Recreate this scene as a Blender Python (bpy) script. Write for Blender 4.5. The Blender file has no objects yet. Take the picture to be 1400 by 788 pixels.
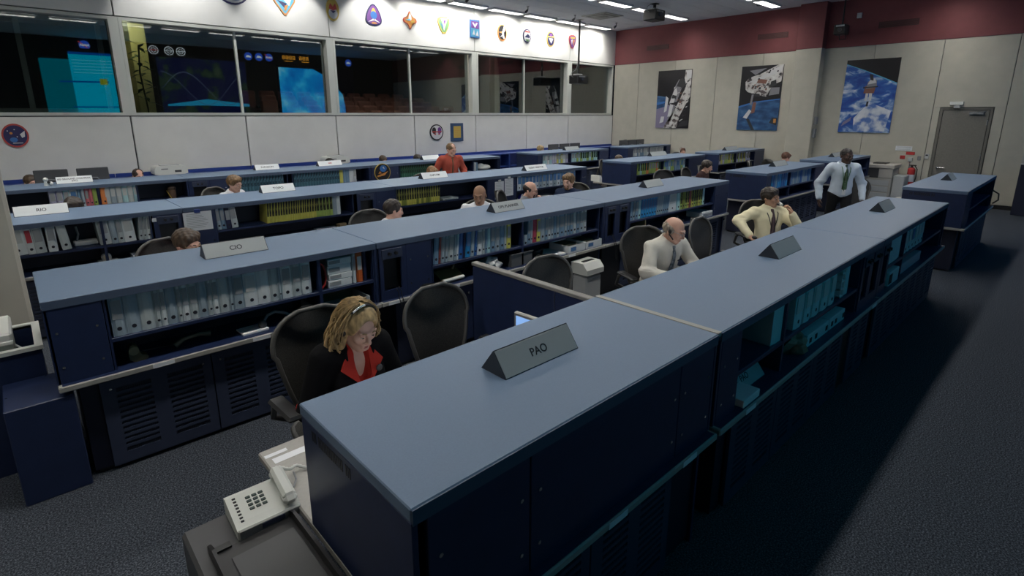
import bpy, bmesh, math, random
import numpy as np
from math import sin, cos, pi, radians, sqrt
from mathutils import Vector, Matrix
random.seed(7); np.random.seed(7)
SC = bpy.context.scene
COL = SC.collection

# ------------------------------------------------------------------ camera
H_CAM, PITCH, YAW, FOC, CY = 2.2, 0.24136, 0.82037, 733.28, 336.36
cam = bpy.data.cameras.new('camera'); cam_ob = bpy.data.objects.new('camera', cam); COL.objects.link(cam_ob)
cam.sensor_fit = 'HORIZONTAL'; cam.sensor_width = 36.0; cam.lens = FOC / 1400.0 * 36.0
cam.shift_y = (CY - 394.0) / 1400.0
cam.clip_start = 0.02; cam.clip_end = 120
fw = Vector((cos(YAW) * cos(PITCH), sin(YAW) * cos(PITCH), -sin(PITCH)))
cam_ob.location = (0, 0, H_CAM); cam_ob.rotation_euler = fw.to_track_quat('-Z', 'Y').to_euler()
SC.camera = cam_ob
# ------------------------------------------------------------------ world, exposure
w = bpy.data.worlds.new('world'); SC.world = w; w.use_nodes = True
w.node_tree.nodes['Background'].inputs[0].default_value = (0.02, 0.022, 0.03, 1)
w.node_tree.nodes['Background'].inputs[1].default_value = 0.2
SC.view_settings.view_transform = 'Standard'; SC.view_settings.look = 'None'
SC.view_settings.exposure = 0.32; SC.view_settings.gamma = 1.0
SC.cycles.max_bounces = 6; SC.cycles.diffuse_bounces = 3; SC.cycles.glossy_bounces = 3
SC.cycles.transparent_max_bounces = 8; SC.cycles.sample_clamp_indirect = 4.0
SC.cycles.caustics_reflective = False; SC.cycles.caustics_refractive = False
SC.cycles.use_denoising = True
LAMP = 31.0          # ceiling fluorescent diffusers
WASH = 66.0          # wall washer spots over the window wall
SCREEN = 0.95         # projection screens of the front wall
# room extents
XL, XR, YF, YB, ZC = -3.0, 17.0, -2.7, 12.65, 5.13

# ------------------------------------------------------------------ materials
MATS = {}
def mat(name, col, rough=0.5, metal=0.0, noise=None, bump=None, emit=None, spec=0.5, coat=0.0):
    """procedural principled material; noise=(scale, amount) varies the colour, bump=(scale, strength)"""
    if name in MATS: return MATS[name]
    m = bpy.data.materials.new(name); m.use_nodes = True
    nt = m.node_tree; b = nt.nodes['Principled BSDF']
    b.inputs['Base Color'].default_value = (*col, 1); b.inputs['Roughness'].default_value = rough
    b.inputs['Metallic'].default_value = metal; b.inputs['Specular IOR Level'].default_value = spec
    b.inputs['Coat Weight'].default_value = coat
    if noise or bump:
        tc = nt.nodes.new('ShaderNodeTexCoord')
    if noise:
        n = nt.nodes.new('ShaderNodeTexNoise'); n.inputs['Scale'].default_value = noise[0]; n.inputs['Detail'].default_value = 4
        nt.links.new(tc.outputs['Object'], n.inputs['Vector'])
        r = nt.nodes.new('ShaderNodeMapRange'); r.inputs[1].default_value = 0.3; r.inputs[2].default_value = 0.7
        r.inputs[3].default_value = 1 - noise[1]; r.inputs[4].default_value = 1 + noise[1]
        nt.links.new(n.outputs['Fac'], r.inputs[0])
        mx = nt.nodes.new('ShaderNodeVectorMath'); mx.operation = 'SCALE'
        mx.inputs[0].default_value = col; nt.links.new(r.outputs[0], mx.inputs['Scale'])
        nt.links.new(mx.outputs[0], b.inputs['Base Color'])
    if bump:
        n2 = nt.nodes.new('ShaderNodeTexNoise'); n2.inputs['Scale'].default_value = bump[0]; n2.inputs['Detail'].default_value = 3
        nt.links.new(tc.outputs['Object'], n2.inputs['Vector'])
        bp = nt.nodes.new('ShaderNodeBump'); bp.inputs['Strength'].default_value = bump[1]; bp.inputs['Distance'].default_value = 0.01
        nt.links.new(n2.outputs['Fac'], bp.inputs['Height']); nt.links.new(bp.outputs[0], b.inputs['Normal'])
    if emit:
        b.inputs['Emission Color'].default_value = (*emit[0], 1); b.inputs['Emission Strength'].default_value = emit[1]
    MATS[name] = m
    return m

def ramp_mat(name, scale, stops, rough=0.5, kind='NOISE', stretch=(1, 1, 1), emit=0.0, detail=6.0, dist=0.0):
    """colour printed by a procedural texture through a colour ramp"""
    if name in MATS: return MATS[name]
    m = bpy.data.materials.new(name); m.use_nodes = True; nt = m.node_tree; b = nt.nodes['Principled BSDF']
    tc = nt.nodes.new('ShaderNodeTexCoord'); mp = nt.nodes.new('ShaderNodeMapping'); mp.inputs['Scale'].default_value = stretch
    nt.links.new(tc.outputs['Object'], mp.inputs[0])
    if kind == 'VORONOI':
        t = nt.nodes.new('ShaderNodeTexVoronoi'); out = t.outputs['Distance']
    else:
        t = nt.nodes.new('ShaderNodeTexNoise'); t.inputs['Detail'].default_value = detail; t.inputs['Distortion'].default_value = dist
        out = t.outputs['Fac']
    t.inputs['Scale'].default_value = scale; nt.links.new(mp.outputs[0], t.inputs['Vector'])
    r = nt.nodes.new('ShaderNodeValToRGB'); e = r.color_ramp.elements
    while len(e) < len(stops): e.new(0.5)
    for el, (p, c) in zip(e, stops): el.position = p; el.color = (*c, 1)
    nt.links.new(out, r.inputs[0]); nt.links.new(r.outputs[0], b.inputs['Base Color'])
    b.inputs['Roughness'].default_value = rough
    if emit:
        nt.links.new(r.outputs[0], b.inputs['Emission Color']); b.inputs['Emission Strength'].default_value = emit
        b.inputs['Base Color'].default_value = (0, 0, 0, 1)
    MATS[name] = m
    return m

def emis(name, col, s):
    if name in MATS: return MATS[name]
    m = bpy.data.materials.new(name); m.use_nodes = True; nt = m.node_tree
    nt.nodes.clear(); o = nt.nodes.new('ShaderNodeOutputMaterial'); e = nt.nodes.new('ShaderNodeEmission')
    e.inputs[0].default_value = (*col, 1); e.inputs[1].default_value = s; nt.links.new(e.outputs[0], o.inputs[0])
    MATS[name] = m
    return m

def glass_mat(name, refl=0.20, tint=(0.75, 0.8, 0.78)):
    if name in MATS: return MATS[name]
    m = bpy.data.materials.new(name); m.use_nodes = True; nt = m.node_tree; nt.nodes.clear()
    o = nt.nodes.new('ShaderNodeOutputMaterial'); mx = nt.nodes.new('ShaderNodeMixShader')
    t = nt.nodes.new('ShaderNodeBsdfTransparent'); t.inputs[0].default_value = (*tint, 1)
    g = nt.nodes.new('ShaderNodeBsdfGlossy'); g.inputs['Roughness'].default_value = 0.015; g.inputs[0].default_value = (0.95, 1, 1, 1)
    f = nt.nodes.new('ShaderNodeFresnel'); f.inputs[0].default_value = 1.5
    a = nt.nodes.new('ShaderNodeMath'); a.operation = 'MAXIMUM'; a.inputs[1].default_value = refl
    nt.links.new(f.outputs[0], a.inputs[0]); nt.links.new(a.outputs[0], mx.inputs[0])
    nt.links.new(t.outputs[0], mx.inputs[1]); nt.links.new(g.outputs[0], mx.inputs[2]); nt.links.new(mx.outputs[0], o.inputs[0])
    MATS[name] = m
    return m

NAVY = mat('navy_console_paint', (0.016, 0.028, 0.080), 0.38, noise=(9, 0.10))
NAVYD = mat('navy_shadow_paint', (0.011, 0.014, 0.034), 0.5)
LAM = mat('blue_grey_laminate', (0.130, 0.195, 0.295), 0.42, noise=(160, 0.05))
LIP = mat('slate_edge_band', (0.075, 0.105, 0.165), 0.45)
BEIGE = mat('beige_worktop_laminate', (0.36, 0.35, 0.32), 0.5, noise=(60, 0.05))
VENT = mat('vent_gauze_black', (0.030, 0.037, 0.062), 0.6)
DOORM = mat('vented_door_paint', (0.036, 0.048, 0.090), 0.5, noise=(12, 0.08))
BLACK = mat('black_plastic', (0.012, 0.012, 0.013), 0.4)
BLACKR = mat('matt_black_rubber', (0.010, 0.010, 0.011), 0.75)
DGREY = mat('dark_grey_plastic', (0.055, 0.057, 0.06), 0.45)
GREY = mat('grey_plastic', (0.22, 0.23, 0.24), 0.5)
LGREY = mat('light_grey_plastic', (0.50, 0.52, 0.52), 0.5)
WHITEP = mat('white_plastic', (0.72, 0.74, 0.70), 0.42)
PAPER = mat('white_paper', (0.78, 0.80, 0.82), 0.7)
CHROME = mat('chrome_metal', (0.7, 0.7, 0.7), 0.25, 1.0)
ALU = mat('brushed_aluminium', (0.45, 0.45, 0.43), 0.4, 0.8)
SIGNF = mat('sign_panel_silver', (0.34, 0.37, 0.37), 0.45)
SIGNLIT = mat('sign_panel_lit', (0.72, 0.75, 0.76), 0.5)  # same silver face, the back rows' stronger light put into its colour
SIGND = mat('sign_end_dark', (0.03, 0.035, 0.045), 0.5)
INK = mat('black_ink', (0.015, 0.016, 0.02), 0.6)
REDINK = mat('red_ink', (0.45, 0.05, 0.06), 0.6)
RED = mat('red_plastic', (0.45, 0.03, 0.03), 0.45)
ORANGE = mat('orange_cloth_board', (0.72, 0.16, 0.035), 0.55)
BLUEP = mat('cobalt_blue_laminate', (0.020, 0.05, 0.24), 0.4)
WALLG = mat('pale_grey_wall_panel', (0.72, 0.72, 0.685), 0.7, noise=(3, 0.03), bump=(220, 0.05))
WALLB = mat('beige_fabric_wall_panel', (0.47, 0.455, 0.385), 0.85, noise=(4, 0.04), bump=(300, 0.10))
WALLRED = mat('maroon_painted_wall', (0.165, 0.043, 0.048), 0.7, noise=(5, 0.05))
SEAM = mat('dark_panel_joint', (0.10, 0.10, 0.10), 0.8)
TRIM = mat('pale_window_trim', (0.56, 0.58, 0.53), 0.45)
TILE = mat('white_ceiling_tile', (0.74, 0.75, 0.77), 0.9, noise=(40, 0.05), bump=(120, 0.15))
TBAR = mat('ceiling_grid_bar', (0.30, 0.31, 0.32), 0.6)
CONCRETE = mat('beige_pillar_paint', (0.45, 0.43, 0.36), 0.7, noise=(5, 0.03))
STEELDOOR = mat('grey_brown_steel_door', (0.20, 0.19, 0.165), 0.5, noise=(30, 0.08))
GLASS = glass_mat('window_glass')
MESHB = ramp_mat('dark_chair_mesh', 260, [(0.35, (0.009, 0.009, 0.008)), (0.65, (0.034, 0.032, 0.028))], 0.6, detail=0)
CHFR = mat('charcoal_chair_frame', (0.075, 0.073, 0.068), 0.4)
def carpet_mat():
    m = ramp_mat('blue_grey_loop_carpet', 115, [(0.30, (0.012, 0.015, 0.020)), (0.50, (0.052, 0.061, 0.077)), (0.72, (0.165, 0.184, 0.215))], 0.95, detail=3)
    nt = m.node_tree; b = nt.nodes['Principled BSDF']; b.inputs['Specular IOR Level'].default_value = 0.1
    n = nt.nodes.new('ShaderNodeTexNoise'); n.inputs['Scale'].default_value = 240
    tc = nt.nodes.new('ShaderNodeTexCoord'); nt.links.new(tc.outputs['Object'], n.inputs['Vector'])
    bp = nt.nodes.new('ShaderNodeBump'); bp.inputs['Strength'].default_value = 0.6; bp.inputs['Distance'].default_value = 0.01
    nt.links.new(n.outputs['Fac'], bp.inputs['Height']); nt.links.new(bp.outputs[0], b.inputs['Normal'])
    return m
CARPET = carpet_mat()

# ------------------------------------------------------------------ mesh helpers
class MB:
    """collects shapes and links them as ONE mesh object"""
    def __init__(s): s.v = []; s.f = []; s.m = []; s.sm = []; s.cur = 0
    def add(s, vs, fs, smooth=False):
        o = len(s.v); s.v += [tuple(p) for p in vs]
        for f in fs: s.f.append([i + o for i in f]); s.m.append(s.cur); s.sm.append(smooth)
        return s
    def box(s, a, b, bev=0.0):
        x0, x1 = sorted((a[0], b[0])); y0, y1 = sorted((a[1], b[1])); z0, z1 = sorted((a[2], b[2]))
        if bev <= 0:
            vs = [(x, y, z) for z in (z0, z1) for y in (y0, y1) for x in (x0, x1)]
            return s.add(vs, [(0, 2, 3, 1), (4, 5, 7, 6), (0, 1, 5, 4), (2, 6, 7, 3), (0, 4, 6, 2), (1, 3, 7, 5)])
        e = min(bev, (x1 - x0) * .45, (y1 - y0) * .45, (z1 - z0) * .45)
        bm = bmesh.new(); bmesh.ops.create_cube(bm, size=1)
        for v in bm.verts:
            v.co = Vector(((x0 + x1) / 2 + v.co.x * (x1 - x0), (y0 + y1) / 2 + v.co.y * (y1 - y0), (z0 + z1) / 2 + v.co.z * (z1 - z0)))
        bmesh.ops.bevel(bm, geom=list(bm.edges), offset=e, segments=1, affect='EDGES', profile=0.5)
        return s.bm(bm)
    def bm(s, bm, smooth=False):
        bm.verts.index_update()
        s.add([v.co[:] for v in bm.verts], [[v.index for v in f.verts] for f in bm.faces], smooth); bm.free()
        return s
    def rbox(s, c, size, rot, bev=0.0):
        """box turned by a 3x3 rotation about its centre"""
        t = MB().box((-size[0] / 2, -size[1] / 2, -size[2] / 2), (size[0] / 2, size[1] / 2, size[2] / 2), bev)
        c = Vector(c)
        return s.add([c + rot @ Vector(p) for p in t.v], t.f)
    def cyl(s, p0, p1, r0, r1=None, n=12, cap=True, smooth=True):
        r1 = r0 if r1 is None else r1
        p0 = Vector(p0); p1 = Vector(p1); d = (p1 - p0).normalized()
        a = d.orthogonal().normalized(); b = d.cross(a)
        vs = []
        for p, r in ((p0, r0), (p1, r1)):
            vs += [p + (a * cos(2 * pi * i / n) + b * sin(2 * pi * i / n)) * r for i in range(n)]
        s.add(vs, [(i, (i + 1) % n, n + (i + 1) % n, n + i) for i in range(n)], smooth)
        if cap: s.add(vs[:n], [list(range(n))[::-1]]); s.add(vs[n:], [list(range(n))])
        return s
    def tube(s, pts, r, n=8, closed=False):
        pts = [Vector(p) for p in pts]; N = len(pts); rr = r if isinstance(r, (list, tuple)) else [r] * N
        vs = []; a = None
        for i, p in enumerate(pts):
            q0 = pts[(i - 1) % N] if closed or i > 0 else p; q1 = pts[(i + 1) % N] if closed or i < N - 1 else p
            d = (q1 - q0).normalized()
            a = d.orthogonal().normalized() if a is None else (a - d * a.dot(d)).normalized()
            b = d.cross(a)
            vs += [p + (a * cos(2 * pi * k / n) + b * sin(2 * pi * k / n)) * rr[i] for k in range(n)]
        M = N if closed else N - 1
        s.add(vs, [(i * n + k, i * n + (k + 1) % n, ((i + 1) % N) * n + (k + 1) % n, ((i + 1) % N) * n + k) for i in range(M) for k in range(n)], True)
        if not closed: s.add(vs[:n], [list(range(n))[::-1]]); s.add(vs[-n:], [list(range(n))])
        return s
    def ell(s, c, r, nu=14, nv=9, rot=None):
        c = Vector(c); r = (r, r, r) if isinstance(r, (int, float)) else r
        vs = []
        for j in range(nv + 1):
            t = pi * j / nv
            for i in range(nu):
                p = 2 * pi * i / nu; q = Vector((r[0] * sin(t) * cos(p), r[1] * sin(t) * sin(p), r[2] * cos(t)))
                vs.append(c + (rot @ q if rot else q))
        fs = [(j * nu + i, (j + 1) * nu + i, (j + 1) * nu + (i + 1) % nu, j * nu + (i + 1) % nu) for j in range(nv) for i in range(nu)]
        return s.add(vs, fs, True)
    def prism(s, poly, h0, h1, axis='Z'):
        """extrude a 2D outline; axis Z: (x,y) up, X: (y,z) along x, Y: (x,z) along y"""
        mp = {'Z': lambda p, h: (p[0], p[1], h), 'X': lambda p, h: (h, p[0], p[1]), 'Y': lambda p, h: (p[0], h, p[1])}[axis]
        n = len(poly); vs = [mp(p, h0) for p in poly] + [mp(p, h1) for p in poly]
        fs = [list(range(n))[::-1], list(range(n, 2 * n))] + [(i, (i + 1) % n, n + (i + 1) % n, n + i) for i in range(n)]
        bm = bmesh.new(); bv = [bm.verts.new(v) for v in vs]
        for f in fs: bm.faces.new([bv[i] for i in f])
        bmesh.ops.recalc_face_normals(bm, faces=bm.faces)
        return s.bm(bm)
    def xf(s, M):
        s.v = [tuple(M @ Vector(p)) for p in s.v]; return s
    def mesh(s, name, mats):
        me = bpy.data.meshes.new(name); me.from_pydata(s.v, [], s.f)
        for m in (mats if isinstance(mats, (list, tuple)) else [mats]): me.materials.append(m)
        me.polygons.foreach_set('material_index', s.m); me.polygons.foreach_set('use_smooth', s.sm); me.update()
        return me
    def build(s, name, mats, parent=None, loc=None, rz=None, rot=None):
        return link(name, s.mesh(name, mats), parent, loc, rz, rot)

def link(name, me, parent=None, loc=None, rz=None, rot=None):
    o = bpy.data.objects.new(name, me); COL.objects.link(o)
    if parent: o.parent = parent
    if loc: o.location = loc
    if rz is not None: o.rotation_euler = (0, 0, rz)
    if rot: o.rotation_euler = rot
    return o
def tag(o, label=None, cat=None, group=None, kind=None):
    if label: o['label'] = label
    if cat: o['category'] = cat
    if group: o['group'] = group
    if kind: o['kind'] = kind
    return o
def thing(name, label, cat, loc=(0, 0, 0), rz=0.0, group=None):
    o = bpy.data.objects.new(name, None); COL.objects.link(o); o.empty_display_size = 0.1
    o.location = loc; o.rotation_euler = (0, 0, rz)
    return tag(o, label, cat, group)
def struct(o): o['kind'] = 'structure'; return o
def sempty(name): return struct(link(name, None))
def dup(root, loc, rz=None, label=None, group=None):
    """copy a thing with copies of its parts and their sub-parts"""
    kids = {}
    for ch in ALLKIDS(root): kids[ch] = None
    r = root.copy(); COL.objects.link(r); r.location = loc
    if rz is not None: r.rotation_euler = (0, 0, rz)
    if label: r['label'] = label
    if group: r['group'] = group
    def rec(src, dst):
        for ch in src.children:
            c = ch.copy(); COL.objects.link(c); c.parent = dst; rec(ch, c)
    rec(root, r)
    return r
def ALLKIDS(o): return list(o.children)
_txt = {}
def text(s, size, m, parent, loc, rot, name='lettering', depth=0.0008, bold=0.0, align='CENTER'):
    k = (s, size, m.name, bold, align)
    if k not in _txt:
        cu = bpy.data.curves.new('lettering', 'FONT'); cu.body = s; cu.size = size; cu.align_x = align; cu.align_y = 'CENTER'
        cu.extrude = depth; cu.offset = bold; cu.resolution_u = 3; cu.space_line = 0.9
        t = bpy.data.objects.new('lettering', cu); COL.objects.link(t)
        dg = bpy.context.evaluated_depsgraph_get(); me = bpy.data.meshes.new_from_object(t.evaluated_get(dg))
        bpy.data.objects.remove(t); bpy.data.curves.remove(cu); me.materials.clear(); me.materials.append(m); me.name = 'lettering'; _txt[k] = me
    return link(name, _txt[k], parent, loc, rot=rot)

ORD = ['first', 'second', 'third', 'fourth', 'fifth', 'sixth', 'seventh', 'eighth', 'ninth', 'tenth', 'eleventh', 'twelfth', 'thirteenth', 'fourteenth', 'fifteenth', 'sixteenth', 'seventeenth', 'eighteenth', 'nineteenth', 'twentieth', 'twenty-first', 'twenty-second', 'twenty-third', 'twenty-fourth', 'twenty-fifth', 'twenty-sixth', 'twenty-seventh', 'twenty-eighth']
SEQ = {}
def nth(label):
    SEQ[label] = SEQ.get(label, 0) + 1
    return '%s from left, %s' % (ORD[SEQ[label] - 1], label)
# ------------------------------------------------------------------ the room shell
fl = struct(MB().box((XL, YF, -0.12), (XR, YB, 0.0)).build('floor', CARPET))
wl = sempty('wall_left'); MB().box((XL - .15, YF, 0), (XL, YB, ZC + .1)).build('wall_face', WALLB, wl)
wf = sempty('wall_front'); MB().box((XL, YF - .15, 0), (XR, YF, ZC + .1)).build('wall_face', mat('charcoal_front_wall', (0.03, 0.03, 0.034), 0.8), wf)

# ceiling: slab, grid bars and tiles laid one by one where the photograph shows them
ce = sempty('ceiling')
MB().box((XL, YF, ZC + .05), (XR, YB + .0, ZC + .14)).build('ceiling_slab', TBAR, ce)
tme = MB().box((-.600, -.296, 0), (.600, .296, .022), 0.006).mesh('ceiling_tile', TILE)
MB().box((XL, YF, ZC + .004), (6.1, YB, ZC + .03)).build('plain_ceiling_board', TILE, ce)
nx = 9
for i in range(nx):
    for j in range(25):
        x = 6.1 + .61 + i * 1.21; y = YB - .305 - j * .605
        if y < YF + .3: continue
        if x + .6 > XR + .05:
            continue
        link('ceiling_tile', tme, ce, (x, y, ZC))
# back wall below, between and above the windows, panel by panel
wb = sempty('wall_back')
WX = [XL, 1.85, 3.92, 5.98, 8.20, 10.33, 12.44, 14.47, XR]
ZB, ZT = 2.17, 3.93
MB().box((XL, YB + .05, 0), (XR, YB + .25, ZB)).build('wall_core', SEAM, wb)
MB().box((XL, YB + .05, ZT), (XR, YB + .25, ZC + .1)).build('wall_core', SEAM, wb)
for a, b in zip(WX[:-1], WX[1:]):
    MB().box((a + .012, YB, 0.0), (b - .012, YB + .05, ZB - .02), 0.006).build('wall_panel', WALLG, wb)
for a, b in zip([XL, 1.85, 5.98, 10.33, 14.47], [1.85, 5.98, 10.33, 14.47, XR]):
    MB().box((a + .01, YB, ZT + .02), (b - .01, YB + .05, ZC), 0.006).build('wall_panel', WALLG, wb)
# window bands with deep reveals, glass set back
def window(n, a, b, mids):
    o = sempty('window_%d' % n)
    f = MB(); t = .055; d0, d1 = YB - .012, YB + .22
    f.box((a, d0, ZB), (b, d1, ZB + t)); f.box((a, d0, ZT - t), (b, d1, ZT))
    f.box((a, d0, ZB + t), (a + t, d1, ZT - t)); f.box((b - t, d0, ZB + t), (b, d1, ZT - t))
    f.build('window_frame', TRIM, o)
    xs = [a + t] + mids + [b - t]
    for m in mids: MB().box((m - .022, YB + .12, ZB + t), (m + .022, YB + .2, ZT - t)).build('mullion', TRIM, o)
    for p, q in zip(xs[:-1], xs[1:]): MB().box((p + .02, YB + .155, ZB + t - .01), (q - .02, YB + .167, ZT - t + .01)).build('pane', GLASS, o)
window(1, -2.9, 1.80, []); window(2, 1.90, 5.93, [3.92]); window(3, 6.03, 10.27, [8.20]); window(4, 10.39, 14.42, [12.44]); window(5, 14.52, 16.90, [])
for a in (1.80, 5.93, 10.27, 14.42):
    struct(MB().box((a, YB - .006, ZB), (a + .12, YB + .2, ZT)).build('trim_%d' % (1 + (1.80, 5.93, 10.27, 14.42).index(a)), SEAM if a > 99 else TRIM))
# right wall: beige panels under a maroon band, pilaster, joints
wr = sempty('wall_right')
MB().box((XR + .04, YF, 0), (XR + .2, YB, ZC + .1)).build('wall_core', SEAM, wr)
ZR = 3.95
ys = [12.65, 11.58, 10.14, 8.67, 7.22, 5.85, 4.36, 2.92, 1.56, 0.1, -1.3, YF]
for a, b in zip(ys[:-1], ys[1:]):
    if a == 2.92:
        MB().box((XR, b + .006, 2.36), (XR + .04, a - .006, ZR - .005), 0.004).build('wall_panel', WALLB, wr)
        MB().box((XR, 2.78, .1), (XR + .04, a - .006, 2.36), 0.004).build('wall_panel', WALLB, wr)
        MB().box((XR, b + .006, .1), (XR + .04, 1.76, 2.36), 0.004).build('wall_panel', WALLB, wr)
    else:
        MB().box((XR, b + .006, .1), (XR + .04, a - .006, ZR - .005), 0.004).build('wall_panel', WALLB, wr)
MB().box((XR - .012, YF, ZR), (XR + .04, YB, ZC)).build('maroon_band', WALLRED, wr)
MB().box((XR - .015, YF, 0), (XR + .04, 1.76, .1)).build('baseboard_strip', BLACK, wr)
MB().box((XR - .015, 2.78, 0), (XR + .04, YB, .1)).build('baseboard_strip', BLACK, wr)
MB().box((XR - .3, 5.55, 0), (XR, 6.22, ZR), .01).build('pilaster', WALLB, wr)
MB().box((XR - .305, 5.545, ZR), (XR, 6.225, ZC), .01).build('pilaster_head', WALLRED, wr)
# steel door
dr = sempty('door_1')
f = MB(); f.box((XR - .02, 2.715, 0), (XR + .05, 2.765, 2.345)); f.box((XR - .02, 1.775, 0), (XR + .05, 1.825, 2.345)); f.box((XR - .02, 1.825, 2.295), (XR + .05, 2.715, 2.345))
f.build('door_frame', mat('grey_door_frame', (0.15, 0.145, 0.125), 0.5), dr)
dl = MB().box((XR - .005, 1.835, .01), (XR + .04, 2.705, 2.285), .004).build('door_leaf', STEELDOOR, dr)
h = MB().cyl((XR - .05, 2.62, .9), (XR, 2.62, .9), .028); h.cyl((XR - .05, 2.63, .9), (XR - .05, 2.48, .9), .014); h.build('door_handle', CHROME, dl)
h = MB().box((XR - .06, 1.92, 2.18), (XR - .005, 2.2, 2.25), .008); h.tube([(XR - .05, 2.15, 2.2), (XR - .16, 2.0, 2.24), (XR - .03, 1.9, 2.26)], .008); h.build('door_closer', GREY, dl)
for z in (.3, 1.2, 2.0): MB().cyl((XR - .012, 1.846, z - .06), (XR - .012, 1.846, z + .06), .012).build('hinge', ALU, dl)
# left pillar
pl = sempty('pillar'); MB().box((-.85, 5.4, 0), (-.055, 6.1, ZC), .02).build('pillar_shaft', CONCRETE, pl)
struct(pl)
# skirting along the back wall
struct(MB().box((XL, YB - .012, 0), (XR, YB, .1)).build('baseboard_back', BLACK))

# ------------------------------------------------------------------ ceiling lamps
TUBE = emis('fluorescent_diffuser', (1.0, 0.97, 0.92), LAMP)
LOUV = mat('satin_louvre_blades', (0.30, 0.30, 0.30), 0.5)
def make_light():
    r = thing('ceiling_light', 'lamp', 'light')
    f = MB(); f.box((-.61, -.15, -.012), (.61, -.125, .040)); f.box((-.61, .125, -.012), (.61, .15, .040)); f.box((-.61, -.125, -.012), (-.585, .125, .040)); f.box((.585, -.125, -.012), (.61, .125, .040))
    f.build('lamp_frame', mat('white_enamel', (0.7, 0.7, 0.7), 0.4), r)
    MB().box((-.585, -.125, .028), (.585, .125, .034)).build('diffuser', TUBE, r)
    g = MB()  # unseen blades added to cut the lamps' grazing glare in the window glass
    for i in range(7): y = -.125 + .25 * i / 6; g.box((-.585, y - .0012, .009), (.585, y + .0012, .027))
    for i in range(15): x = -.585 + 1.17 * i / 14; g.box((x - .0012, -.125, .009), (x + .0012, .125, .027))
    g.build('louvre_grid', LOUV, r)['kind'] = 'stuff'
    return r
LT = make_light(); first = True
for y, lab, grp in ((9.55, 'recessed ceiling light in the row over the third aisle', 'ceiling lights over the third aisle'),
                    (6.75, 'recessed ceiling light in the row over the second aisle', 'ceiling lights over the second aisle'),
                    (2.75, 'recessed ceiling light over the nearest aisle, above the frame', 'ceiling lights over the nearest aisle'),
                    (12.40, 'slim ceiling light set close against the window wall', 'ceiling lights along the window wall')):
    for i in range(13 if y < 12 else 6):
        x = 15.75 - i * 1.5 if y < 12 else 15.6 - i * 1.42
        loc = (x, y, ZC - .041)
        lb = lab + ', %s from the right' % ORD[i]
        if first: LT.location = loc; LT['label'] = lb; LT['group'] = grp; first = False
        else: dup(LT, loc, 0, lb, grp)
# wall washer spots
for i, x in enumerate((2.9, 4.98, 7.14, 9.25, 11.38, 13.4, 15.5)):
    r = thing('spot_lamp', nth('small dark ceiling spot lamp aimed at the window wall'), 'lamp', (x, 11.55, ZC), 0, 'wall washer spots')
    MB().cyl((0, 0, -.01), (0, 0, 0.002), .04).build('ceiling_plate', DGREY, r)
    MB().cyl((0, 0, -.1), (0, 0, 0), .012).cyl((0, .02, -.1), (0, .09, -.14), .03, .035).build('lamp_head', DGREY, r)
    l = bpy.data.lights.new('spot_light', 'SPOT'); l.energy = WASH; l.spot_size = radians(88); l.spot_blend = 0.35; l.shadow_soft_size = .05; l.color = (1, .98, .96)
    lo = bpy.data.objects.new('spot_light', l); COL.objects.link(lo); lo.parent = r; lo.location = (0, .12, -.16)
    lo.rotation_euler = Vector((0, 1.0, -.78)).to_track_quat('-Z', 'Y').to_euler()
# ------------------------------------------------------------------ consoles
T, WZ0, WZ1, SH = 1.18, .632, .668, .872      # top height, worktop, shelf surface
SCREENM = ramp_mat('monitor_picture', 7, [(0.3, (0.08, 0.10, 0.16)), (0.5, (0.26, 0.28, 0.33)), (0.62, (0.58, 0.57, 0.58)), (0.7, (0.12, 0.15, 0.22))], emit=1.9, detail=1)
def door_mesh(wd, ht):
    """vented cabinet door: real frame and bars over dark gauze"""
    f = MB(); t = .018; m = wd / 2
    cols = ((.075, m - .045), (m + .045, wd - .055))
    f.box((0, 0, 0), (cols[0][0], t, ht)); f.box((cols[0][1], 0, 0), (cols[1][0], t, ht)); f.box((cols[1][1], 0, 0), (wd, t, ht))
    n = 12; z0, z1 = .075, ht - .055; p = (z1 - z0) / n
    for a, b in cols:
        f.box((a, 0, 0), (b, t, z0)); f.box((a, 0, z1), (b, t, ht))
        for i in range(n - 1): f.box((a, 0, z0 + p * (i + 1) - .009), (b, t, z0 + p * (i + 1) + .009))
    g = MB()
    for a, b in cols:
        g.box((a, .012, z0), (b, .016, z1))
        k = int((b - a) / .0115)
        for i in range(k): g.box((a + (i + .5) * (b - a) / k - .0024, .004, z0), (a + (i + .5) * (b - a) / k + .0024, .012, z1))
    l = MB()
    for x in (.05, wd - .05): l.cyl((x, -.004, ht - .055), (x, .002, ht - .055), .008, n=10)
    return f.mesh('cabinet_door', DOORM), g.mesh('vent_gauze', VENT), l.mesh('latch', CHROME)
DOOR = {}
def doorset(root, x, wd, z0=.03, z1=.605, y=.02):
    k = (round(wd, 3), round(z1 - z0, 3))
    if k not in DOOR: DOOR[k] = door_mesh(wd - .008, z1 - z0)
    d = link('cabinet_door', DOOR[k][0], root, (x + .004, y, z0))
    g = link('vent_gauze', DOOR[k][1], d); g['kind'] = 'stuff'
    link('latch', DOOR[k][2], d)
    return d

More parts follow.
